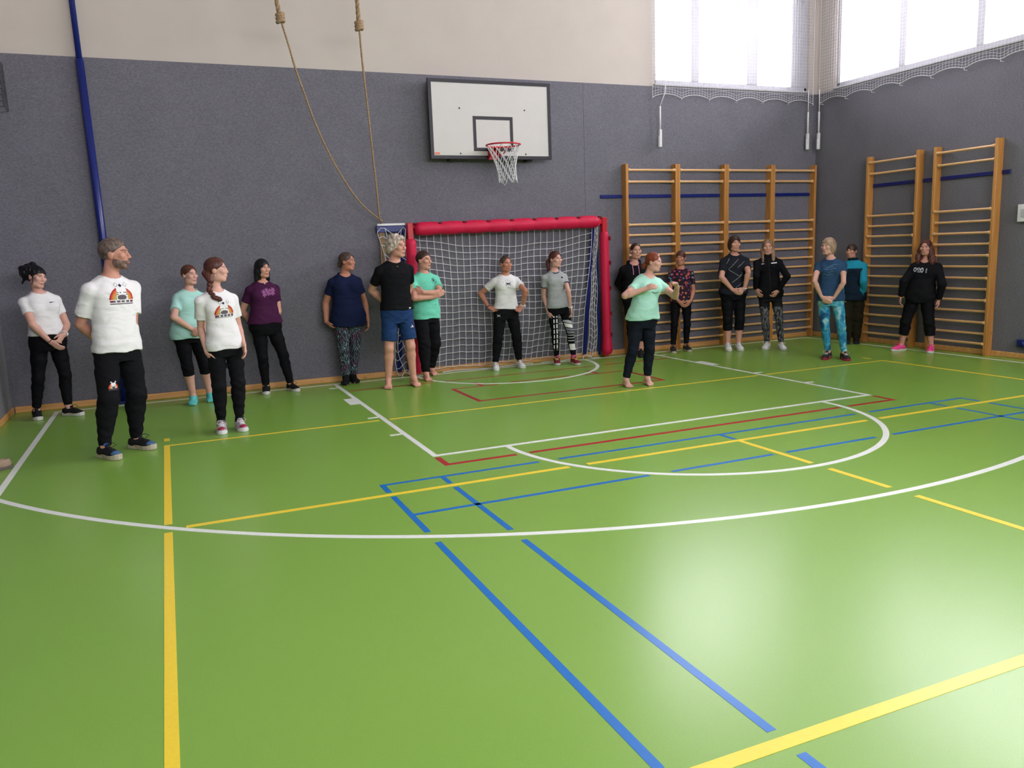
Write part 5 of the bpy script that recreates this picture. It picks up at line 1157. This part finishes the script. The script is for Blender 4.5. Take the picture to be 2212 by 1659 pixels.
def wave_mat(name, base, c1, c2):
    m, N, L, P = new_mat(name); tc = N.new('ShaderNodeTexCoord')
    nz = N.new('ShaderNodeTexNoise'); nz.inputs['Scale'].default_value = 9; nz.inputs['Detail'].default_value = 1; L.new(tc.outputs['Object'], nz.inputs['Vector'])
    wv = N.new('ShaderNodeTexWave'); wv.inputs['Scale'].default_value = 11; wv.inputs['Distortion'].default_value = 10; wv.inputs['Detail'].default_value = 1.5; wv.inputs['Detail Scale'].default_value = 2.2; L.new(tc.outputs['Object'], wv.inputs['Vector'])
    r1 = N.new('ShaderNodeValToRGB'); r1.color_ramp.elements[0].position = 0.86; r1.color_ramp.elements[1].position = 0.94; L.new(wv.outputs['Fac'], r1.inputs['Fac'])
    r2 = N.new('ShaderNodeValToRGB'); r2.color_ramp.elements[0].position = 0.52; r2.color_ramp.elements[1].position = 0.60; L.new(nz.outputs['Fac'], r2.inputs['Fac'])
    a = N.new('ShaderNodeMix'); a.data_type = 'RGBA'; a.inputs['A'].default_value = (*c1, 1); a.inputs['B'].default_value = (*c2, 1); L.new(r2.outputs['Color'], a.inputs['Factor'])
    b = N.new('ShaderNodeMix'); b.data_type = 'RGBA'; b.inputs['A'].default_value = (*base, 1); L.new(a.outputs['Result'], b.inputs['B']); L.new(r1.outputs['Color'], b.inputs['Factor'])
    L.new(b.outputs['Result'], P.inputs['Base Color']); P.inputs['Roughness'].default_value = 0.75
    return m
CM['streak'] = wave_mat('black_leggings_teal_pink_streaks', (0.008, 0.009, 0.018), (0.17, 0.30, 0.33), (0.30, 0.08, 0.22))
CM['floral'] = ramp_mat('dark_floral_jersey', [(0, (0.50, 0.05, 0.05)), (.2, (0.09, 0.016, 0.06)), (.4, (0.48, 0.12, 0.05)), (.55, (0.10, 0.26, 0.34)), (.68, (0.42, 0.06, 0.16)), (.85, (0.05, 0.012, 0.04))], 24, below=(0.016, 0.006, 0.018), thr=0.40)
CM['cloud'] = ramp_mat('blue_cloud_leggings', [(.30, (0.012, 0.045, 0.15)), (.45, (0.02, 0.20, 0.36)), (.54, (0.05, 0.32, 0.46)), (.66, (0.36, 0.58, 0.60))], 14, 'noise', 0.8)
CM['marble'] = plain_above(ramp_mat('black_leggings_grey_marble', [(.40, (0.012, 0.012, 0.015)), (.50, (0.055, 0.056, 0.065)), (.56, (0.25, 0.25, 0.28)), (.64, (0.05, 0.05, 0.06))], 26, 'noise', 2.5, (1, 1, 0.55)), 0.66, (0.007, 0.007, 0.009))

ZM = [IK[k] for k in ('red', 'orange', 'amber', 'yellow', 'green', 'teal', 'white', 'grey', 'navy', 'wine')]
def zebra(R):
    def fn(u, v):
        x, y = u/R, v/R+.12
        for q in (-1, 1):
            e_ = abs(x-q*.40-.08)*1.1+abs(y-.86)
            if e_ < .20: return 6 if e_ < .155 else 7
        if abs(x-.02)*1.2+abs(y-.78)*1.3 < .20: return 8
        if -.72 < y < -.66 and abs(x) < .98: return 7
        if -.60 < y < -.42:
            if abs(x) > .98: return None
            if -.44 < y: pass
            if abs(x) > .74: return 9
            w = math.sin(x*16+.4)
            return 7 if w > -.45 else (0 if abs(x-.05) < .12 else None)
        if y < -.36: return None
        if (x/.40)**2+((y+.18)/.22)**2 < 1: return 7
        for q in (-1, 1):
            if ((x-q*.16-.05)/.08)**2+((y-.22)/.045)**2 < 1: return 7
            for yy, a in ((.20, .44), (.06, .46)):
                if abs(y-yy) < .035 and a-.16 < abs(x-.03) < a and (x > 0) == (q > 0): return 7
        if abs(x-.03) < .46-.10*y and y < .74: return 6
        r = math.hypot(x, y+.36)
        if r > 1.02: return None
        for lim, c in ((.90, 0), (.78, 1), (.62, 2), (.54, 3), (.46, 4), (0, 5)):
            if r > lim: return c
    return fn
def mini(R):
    z = zebra(R)
    return z
def arcs_logo(k):
    def fn(u, v):
        u, v = u/k, v/k
        if abs(u) < .036:
            p = 26*u*u-.0065
            if abs(v-p) < .0058 or abs(v+p) < .0058: return 0
        return None
    return fn
def arcs_dots(u, v):
    c = arcs_logo(1.0)(u, v)
    if c is not None: return 0
    for a in (-2, -1, 0, 1, 2):
        if abs(u-a*.032+.004) < .005 and abs(v-(.052-.006*a*a)) < .004: return 1
        if abs(u-a*.034+.004) < .005 and abs(v+(.052-.002*a*a)) < .004: return 1
    return None
LEAVES = [(-.06, -.025, .030, .3), (-.065, .012, .030, 2.2), (-.025, .035, .028, 1.0), (-.012, -.006, .034, .1), (.02, .028, .024, .9), (.045, -.004, .032, 1.7), (.055, .035, .030, .5), (.02, -.012, .02, 2.8)]
def leaves(u, v):
    for x, y, r, a in LEAVES:
        d = math.hypot(u-x, v-y); t = math.atan2(v-y, u-x)+a
        if d < r*(.42+.58*abs(math.cos(2.5*t))**1.6): return 0
    return None
def emblem(u, v):
    r = math.hypot(u, v)
    if .033 < r < .037: return 0
    a, b = (u+v)*.707, (u-v)*.707
    if abs(a) < .0055 and abs(b) < .024 or abs(b+.004) < .006 and abs(a) < .022: return 0
    if abs(u+.012) < .010 and abs(v-.020) < .004: return 0
    return None
def swoosh(u, v):
    if -.03 < u < .035:
        lo_ = -.010+.25*(u+.03)**1.0*.35; hi_ = lo_+.010*(1-(u+.03)/.065)+.001
        if lo_ < v < hi_: return 0
    return None
def segs(L, w, dash=0.0):
    def fn(u, v):
        for (x0, y0, x1, y1) in L:
            dx, dy = x1-x0, y1-y0; l = math.hypot(dx, dy); t = ((u-x0)*dx+(v-y0)*dy)/l
            if 0 <= t <= l and abs((u-x0)*dy-(v-y0)*dx)/l < w and (not dash or (t % dash) < dash*.6): return 0
        return None
    return fn
zig = segs([(-.10, .16, -.15, .08), (.03, .15, -.12, -.0), (-.11, -.01, .06, -.11), (.02, .03, .12, .12), (.06, -.10, .10, -.04), (-.06, -.20, .10, -.08), (0, -.27, .13, -.18)], .003, .012)
def scrib(u, v):
    for a, b, f, x0, x1 in ((.06, .010, 40, -.06, .09), (.035, .012, 55, -.08, .05), (-.02, .008, 50, -.02, .05), (-.055, .008, 70, -.09, .05), (.005, .01, 35, .0, .08)):
        if x0 < u < x1 and abs(v-a-.25*u*(1 if a > 0 else -.2)-b*math.sin(f*u)) < .0035: return 0
    return None
def blobs(u, v):
    for x, y, rx, ry in ((-.07, 0, .022, .03), (-.025, .012, .022, .018), (-.02, -.025, .018, .010), (.018, 0, .020, .034), (.075, -.002, .008, .034)):
        q = ((u-x)/rx)**2+((v-y)/ry)**2
        if .25 < q < 1: return 0
    return None
def rect(w, h_): return lambda u, v: 0 if abs(u) < w/2 and abs(v) < h_/2 else None
def tri(w, h_): return lambda u, v: 0 if abs(v) < h_/2 and abs(u) < w/2*(h_/2-v)/h_ and (math.sin(u*220) > -.6) else None
def smile(u, v): return 0 if abs(u) < .045 and abs(v-(8*u*u-.01)) < .004 else None
def stripes(u, v):
    for a, b, c in ((.215, .175, 0), (.165, .115, 1), (.105, .075, 2), (.065, .035, 2), (.018, .004, 0), (-.022, -.036, 0), (-.062, -.076, 0), (-.115, -.205, 1)):
        vv = v+.30*u*max(0, v/.2)
        if b < vv < a: return c
    return None
def blocks(u, v):
    r = (v+.30) % .075
    if abs(u-.028) < .012 and r < .058: return 0
    if abs(u+.014) < .010 and r < .052: return 0
    return None

WB = [IK['white']]; DK = [IK['navy']]
def ex_teal(c):
    me = c['top'].data; me.materials.append(CM['teal']); b = c['base']; zy = c['neck'][2]-.115*c['s']
    mi = []
    for p in me.polygons:
        q = A3(p.center)+b; m = 1 if q[2] > zy and q[2] < c['neck'][2]+.02 else 0
        for k in 'AB':
            S_, E, W_ = c['arm'][k]
            for a, e in ((S_, E), (E, W_)):
                t = np.clip((q-a)@(e-a)/((e-a)@(e-a)), 0, 1)
                if np.linalg.norm(q-a-t*(e-a)) < .075*c['s'] and (q-c['pel'])@c['X']*(1 if k == 'B' else -1) > .072*c['H']*(1 if q[2] < c['neck'][2]-.1 else 1.2): m = 1
        S_, E, W_ = c['arm']['B']
        if m == 1 and min(np.linalg.norm(q-c['arm'][k][2]) for k in 'AB') < .07: m = 0
        mi.append(m)
    me.polygons.foreach_set('material_index', mi)
def ex_hoodie(c):
    b, n, TY, TX, s = c['base'], c['neck'], c['TY'], c['TX'], c['s']
    f = Field(n-.22, n+.22, .008)
    for i in range(-4, 5):
        a = math.radians(90+i*24); p = n+UP*(.006+.004*abs(i))*s+TX*math.cos(a)*.082*s-TY*math.sin(a)*.078*s
        f.add(ell(p, (.030*s, .030*s, .038*s)), .02)
    v, q = f.surface(); np_mesh('hood', v, q, CM['black'], c['root'], b)
    m = MB()
    pts = [n+UP*(.035*s-.055*s*max(0, math.sin(a)))+TX*math.cos(a)*.066*s+TY*math.sin(a)*.088*s-b for a in [math.radians(150+i*20) for i in range(13)]]
    m.tube(pts, .015*s, 6); m.build('hood_lining', CM['pink'], c['top'], True)
    for q in (-1, 1):
        m = MB(); r = [];
        for i in range(6):
            o = n+TX*q*.045*s-UP*(.02+.028*i)*s+TY*.5; h_ = c['tb'].ray_cast(Vector(o), Vector(-TY)); r.append((A3(h_[0]) if h_[0] is not None else o-TY*.38)+TY*.006-b)
        m.tube(r, .006*s, 5); m.build('drawstring', CM['pink'], c['top'], True)
def ex_zip(c):
    m = MB(); r = []
    for i in range(20):
        o = c['pel']+c['ax']*c['tl']*(.02+.05*i)+c['TY']*.6; h_ = c['tb'].ray_cast(Vector(o), Vector(-c['TY']))
        if h_[0] is not None: r.append(A3(h_[0])+c['TY']*.001-c['base'])
    if len(r) > 2: m.tube(r, .004, 5); m.build('zip', IK['dark'], c['top'], True)
def ex_necklace(c):
    m = MB(); n, TX, TY, s = c['neck'], c['TX'], c['TY'], c['s']
    o = n-UP*.012*s+TY*.5; h_ = c['tb'].ray_cast(Vector(o), Vector(-TY)); p = (A3(h_[0]) if h_[0] is not None else n+TY*.1)+TY*.004-c['base']
    m.tube([p-TX*.008, p+UP*.003, p+TX*.008], .005, 6); m.build('pendant', SM['sole'], c['root'], True)
def ex_earring(c):
    for q in (-1, 1):
        m = MB(); p = c['hp'](q*.078, -.006, -.045)-c['base']; m.tube([p, p-UP*.012], .005, 6); m.build('earring', SM['sole'], c['root'], True)
def ex_clip(c):
    m = MB(); p = [c['hp'](x, -.01+.02*abs(x)/.05, .122-.10*x*x/.01*.2)-c['base'] for x in (-.05, -.025, 0, .025, .05)]; m.tube(p, [.006, .014, .008, .014, .006], 6); m.build('hair_clip', MT['black'], c['root'], True)

def tee(m, hem, **k): return dict(dict(name='t_shirt', mat=m, hem=hem), **k)
def leg(m, end=.95, name='leggings', **k): return dict(dict(name=name, mat=m, end=end, off=.007, loose=.005), **k)
def jog(m, end=.95, **k): return dict(dict(name='joggers', mat=m, end=end, off=.014, loose=.022, gather=.010, wr=.0026), **k)
CL = dict(thumb={'A': (.2, .9, .0), 'B': (.2, .9, .0)}, curl={'A': .30, 'B': .35})
SPECS = {
 'w1': dict(label='woman with a messy black updo and white tee, leftmost by the wall', skin=K['pale'], hairmat=HM['black'], hair='updo', pitch=6, roll=-10, g=1.06, gt=1.08, belly=.08, top=tee(CM['white'], .555, drape=.35, sl=.52, flare=.010), bottom=leg(CM['blackleg'], .945), shoe=dict(mat=SM['black'], sole=SM['sole'], lace=SM['black'], thick=.03), lipmat=MT['lips'],
     prints=[dict(t=.80, u=.075, size=(.08, .03), fn=swoosh, mats=DK, step=.003)], watch=[dict(arm='B', mat=SM['white'], face=SM['white']), dict(arm='A', mat=MT['black'], w=.004, name='wristband')], **CL),
 'man': dict(label='tall grey-bearded man in a white rainbow-print tee and black trainers', sex='m', skin=K['ruddy'], hairmat=HM['salt'], hair='men', beard=HM['beard'], h=.0070, g=.98, gt=.95, ga=.96, top=tee(CM['white'], .488, off=.014, drape=.55, sl=.72, flare=.024, wr=.0035), bottom=jog(CM['black'], .985, off=.014, loose=.026), browmat=HM['greybrown'],
     shoe=dict(mat=SM['black'], sole=SM['cream'], lace=SM['black'], toe=SM['bluetip'], tongue=SM['bluetong'], thick=.032),
     prints=[dict(t=.76, u=.01, size=(.24, .22), fn=zebra(.105), mats=ZM, step=.004), dict(on='bottom', leg='A', f=.36, side=.0, size=(.11, .10), fn=zebra(.045), mats=ZM, step=.003)], bend={'A': 1.012, 'B': 1.008}),
 'mint': dict(label='woman with short red-brown hair, pale mint tee and turquoise socks', skin=K['pale'], hairmat=HM['redbrown'], hair='short', g=1.06, gt=1.12, belly=.12, top=tee(CM['mint'], .480, off=.014, drape=.55, sl=.62, flare=.018), bottom=leg(CM['blackleg'], .64, name='capri_leggings', loose=.010), feet='sock', sockmat=CM['sock_teal'], **CL),
 'girl': dict(label='young woman with a side braid and white rainbow-print tee', skin=K['pale'], hairmat=HM['chestnut'], hair='braid', h=.0072, g=.90, gt=.90, bust=.8, top=tee(CM['white'], .488, off=.015, drape=.6, sl=.62, flare=.020, hema=.05), bottom=jog(CM['black'], .93, loose=.018), shoe=dict(mat=SM['lilac'], sole=SM['white'], lace=SM['white'], toe=SM['raspberry'], thick=.026),
     prints=[dict(t=.64, u=.005, size=(.22, .20), fn=zebra(.092), mats=ZM, step=.004)], extra=ex_earring, ankle_sock=CM['sock_black'], curl={'A': .28, 'B': .28}),
 'purple': dict(label='woman with a black bob and plum tee with lilac leaves', skin=K['mid'], hairmat=HM['black'], hair='bob', g=1.10, gt=1.16, belly=.15, top=tee(CM['purple'], .53, off=.010, drape=.3, sl=.55, flare=.012), bottom=leg(CM['blackleg'], .975), shoe=dict(mat=SM['black'], sole=SM['sole'], lace=SM['black'], thick=.03), lipmat=MT['lipred'],
     prints=[dict(t=.76, u=.03, size=(.22, .13), fn=leaves, mats=[IK['lilac']], step=.0035)], extra=ex_necklace),
 'navy': dict(label='woman in a long navy tee and streaky patterned leggings with black socks', skin=K['tan'], hairmat=HM['greybrown'], hair='bunch', g=1.12, gt=1.22, belly=.20, ga=1.15, top=tee(CM['navy'], .447, off=.012, drape=.6, sl=.55, flare=.016, nd=.02), bottom=leg(CM['streak'], .96, off=.012, loose=.012), feet='sock', sockmat=CM['sock_black'], sockhi=.03),
 'blk': dict(label='barefoot man with silver curls, black tee and blue shorts', sex='m', skin=K['mid'], hairmat=HM['silver'], hair='curly', g=1.0, gt=1.02, top=tee(CM['black'], .528, off=.010, drape=.25, sl=.62, flare=.014), bottom=dict(name='shorts', mat=CM['shorts'], end=.40, off=.014, loose=.034, wr=.003), feet='bare', browmat=HM['greybrown'],
     prints=[dict(t=.03, u=.11, size=(.05, .03), fn=rect(.034, .018), mats=[IK['pale']], step=.004), dict(t=.915, u=0, size=(.03, .02), fn=rect(.016, .007), mats=[IK['amber']], step=.003), dict(on='bottom', leg='B', f=.20, side=.35, size=(.06, .05), fn=tri(.05, .034), mats=WB, step=.003)]),
 'mint2': dict(label='barefoot man in bright mint tee with folded arms', sex='m', skin=K['mid'], hairmat=HM['brown'], hair='men', g=.97, gt=.97, top=tee(CM['mint2'], .475, off=.016, drape=.7, sl=.60, flare=.020), bottom=jog(CM['black'], .97, off=.014, loose=.028, gather=.014), feet='bare',
     prints=[dict(t=.81, u=.075, size=(.09, .09), fn=emblem, mats=DK, step=.0032)], thumb={'A': (.1, 1, 0), 'B': (.1, 1, 0)}, curl={'A': .25, 'B': .25}, bend={'A': 1.004, 'B': 1.02}),
 'wht': dict(label='woman with hands on hips in white tee with black mark, before the goal net', skin=K['tan'], hairmat=HM['greybrown'], hair='tight', g=1.04, gt=1.02, ga=1.08, top=tee(CM['white2'], .535, off=.013, drape=.5, sl=.55, flare=.016), bottom=jog(CM['black'], .96, off=.010, loose=.014, gather=.006), shoe=dict(mat=SM['white'], sole=SM['white'], lace=SM['white'], thick=.03),
     prints=[dict(t=.76, u=.01, size=(.20, .14), fn=arcs_dots, mats=[IK['navy'], IK['mid']], step=.0032), dict(on='bottom', leg='A', f=.06, side=-.5, size=(.06, .04), fn=arcs_logo(.6), mats=WB, step=.0025)], watch=[dict(arm='B', mat=SM['white'], face=SM['white']), dict(arm='A', mat=MT['black'], w=.005, name='wristband')],
     thumb={'A': (-.6, .5, .6), 'B': (-.6, .5, .6)}, curl={'A': .16, 'B': .16}, spread={'A': .5, 'B': .5}, extra=ex_clip),
 'grey': dict(label='slim ponytailed woman in grey tee and black leggings with white stripes', skin=K['pale'], hairmat=HM['chestnut'], hair='pony', g=.88, gt=.90, bust=.8, top=tee(CM['grey'], .505, off=.010, drape=.3, sl=.50, flare=.010, trim=IK['navy']), bottom=leg(CM['blackleg'], .965, off=.006, loose=.006), shoe=dict(mat=SM['maroon'], sole=SM['sole'], lace=SM['yellow'], thick=.024), ankle_sock=CM['pinksock'],
     prints=[dict(t=.80, u=.070, size=(.05, .04), fn=lambda u, v: 0 if abs(u) < .016-.3*abs(v) and abs(v) < .012 else None, mats=DK, step=.003), dict(on='bottom', leg='B', f=.55, size=(.20, .46), fn=stripes, mats=[IK['pale'], IK['white'], IK['mid']], step=.0045, name='stripe_print'), dict(on='bottom', leg='A', f=.48, side=-.35, size=(.10, .50), fn=blocks, mats=WB, step=.004, name='block_print')],
     watch=[dict(arm='B', mat=SM['white'], face=SM['white'])]),
 'dark': dict(label='woman in a black hoodie with pink lining, behind the red-haired instructor', skin=K['mid'], hairmat=HM['brown'], hair='tight', g=.98, gt=1.02, top=dict(name='hoodie', mat=CM['black'], hem=.50, off=.020, drape=.5, sleeve='long', sloose=.018, wr=.004, nd=.02), bottom=leg(CM['blackleg'], .80, name='capri_leggings'), shoe=dict(mat=SM['black'], sole=SM['darksole'], lace=SM['black']), extra=ex_hoodie),
 'red': dict(label='barefoot red-haired instructor in mint tee gesturing with both arms', skin=K['pale'], hairmat=HM['auburn'], hair='lowpony', pitch=6, mouth_open=True, g=1.10, gt=1.18, ga=1.16, belly=.18, top=tee(CM['mint3'], .508, off=.010, drape=.30, sl=.50, flare=.012, nd=.025), bottom=leg(CM['darkleg'], .955, off=.008, loose=.006), feet='bare',
     prints=[dict(t=.64, u=.03, size=(.12, .06), fn=smile, mats=[IK['dark']], step=.0035)], thumb={'A': (-.2, .9, .3), 'B': (-.1, .5, .6)}, curl={'A': .35, 'B': .45}),
 'flor': dict(label='short-haired woman in a dark floral top beside the instructor', skin=K['tan'], hairmat=HM['chestnut'], hair='fringe', g=.95, gt=.98, top=tee(CM['floral'], .495, off=.011, drape=.45, sl=.60, flare=.014), bottom=leg(CM['blackleg'], .945), shoe=dict(mat=SM['greyshoe'], sole=SM['cream'], lace=SM['greyshoe'], thick=.024), **CL),
 'bt': dict(label='woman in a dark dashed-line tee and capri leggings before the wall bars', skin=K['mid'], hairmat=HM['brown'], hair='shag', g=1.10, gt=1.14, ga=1.08, belly=.1, top=tee(CM['charcoal'], .50, off=.012, drape=.5, sl=.66, flare=.016), bottom=leg(CM['blackleg'], .715, name='capri_leggings', loose=.010), shoe=dict(mat=SM['white'], sole=SM['sole'], lace=SM['white'], thick=.026),
     prints=[dict(t=.62, u=0, size=(.32, .58), fn=zig, mats=[IK['pale']], step=.004)], watch=[dict(arm='B', mat=SM['white'])], **CL),
 'bj': dict(label='woman with long blonde hair in a black zip jacket and marbled leggings', skin=K['mid'], hairmat=HM['blonde'], hair='long', g=.98, gt=1.03, top=dict(name='jacket', mat=CM['black'], hem=.475, off=.014, drape=.35, sleeve='long', sloose=.012, collar='stand', wr=.003), bottom=leg(CM['marble'], .97), shoe=dict(mat=SM['white'], sole=SM['sole'], lace=SM['white'], thick=.024),
     prints=[dict(t=.83, u=.075, size=(.10, .03), fn=rect(.085, .014), mats=WB, step=.0035), dict(t=.84, u=-.085, size=(.05, .03), fn=swoosh, mats=WB, step=.003)], extra=ex_zip, thumb={'A': (.6, .6, .4), 'B': (.6, .6, .4)}, curl={'A': .2, 'B': .45}, spread={'A': .4, 'B': .2}),
 'blue': dict(label='blonde woman in a denim-blue tee and blue cloud-print leggings', skin=K['pale'], hairmat=HM['ash'], hair='shag', g=.96, gt=.98, ga=.92, top=tee(CM['bluetee'], .488, off=.012, drape=.45, sl=.40, flare=.014), bottom=leg(CM['cloud'], .965), shoe=dict(mat=SM['greyshoe'], sole=SM['raspberry'], lace=SM['sole'], thick=.022),
     prints=[dict(t=.70, u=0, size=(.24, .20), fn=scrib, mats=[IK['sky']], step=.004)], **CL),
 'teal': dict(label='dark-haired person in a teal and navy jacket beside the corner', skin=K['ruddy'], hairmat=HM['brown'], hair='fringe', g=1.05, gt=1.10, top=dict(name='jacket', mat=CM['inky'], hem=.44, off=.020, drape=.6, sleeve='long', sloose=.020, collar='stand', wr=.004), bottom=leg(CM['olive'], .99, name='trousers', off=.014, loose=.030), shoe=dict(mat=SM['black'], sole=SM['darksole'], lace=SM['black']), extra=ex_teal),
 'hood': dict(label='woman with long wavy red-brown hair, black sweatshirt and pink shoes', skin=K['ruddy'], hairmat=HM['chestnut'], hair='wavy', g=1.10, gt=1.14, belly=.15, top=dict(name='sweatshirt', mat=CM['black'], hem=.445, off=.018, drape=.5, sleeve='long', sloose=.016, wr=.004, nd=.012), bottom=leg(CM['blackleg'], .78, name='capri_leggings', off=.010, loose=.016), shoe=dict(mat=SM['pink'], sole=SM['sole'], lace=SM['pink'], thick=.024),
     prints=[dict(t=.74, u=-.03, size=(.22, .10), fn=blobs, mats=[IK['pale']], step=.004)]),
}
for key, sp in SPECS.items(): person(JOINTS[key], sp)

# tan shoe left on the floor at the frame edge
ts_ = empty('loose_shoe', (-5.80, -2.80, 0), 'single tan suede shoe lying on the white line at the left frame edge', 'shoe')
def loose_shoe():
    fd = unit((-0.80, -0.60, 0)); sd = np.cross(UP, fd); RR = np.stack([fd, sd, UP]); g0 = A3((-5.80, -2.80, 0)); q = lambda l, w, z: g0+fd*l+sd*w+UP*z
    f = Field(g0-.24, g0+.24, .0065)
    f.add(ell(q(-.05, 0, .045), (.062, .042, .058), RR)); f.add(ell(q(.11, 0, .030), (.085, .048, .038), RR), .02); f.add(cone(q(-.02, 0, .055), q(.09, 0, .036), .042, .036), .02)
    f.sub(ell(q(-.035, 0, .105), (.055, .032, .060), RR), .004)
    f.cut(lambda x, y, z: .016-z+0*x+0*y)
    v, qd = f.surface(); np_mesh('upper', v, qd, SM['tan'], ts_, g0)
    m = MB(); ls = [(-.118, .012), (-.105, .032), (-.07, .040), (-.02, .040), (.03, .042), (.09, .050), (.13, .048), (.17, .034), (.195, .010)]
    ring = ls+[(l, -w) for l, w in ls[::-1]]; n = len(ring)
    for z, k2 in ((.001, .95), (.008, 1.0), (.026, 1.0), (.029, .94)): m.v += [tuple(q(.04+(l-.04)*k2, w*k2, z)-g0) for l, w in ring]
    for i in range(3):
        for j in range(n): m.f.append((i*n+j, i*n+(j+1) % n, (i+1)*n+(j+1) % n, (i+1)*n+j)); m.m.append(0)
    m.f.append(tuple(range(n))[::-1]); m.m.append(0); m.f.append(tuple(3*n+j for j in range(n))); m.m.append(0)
    m.build('sole', SM['taupe'], ts_)
loose_shoe()
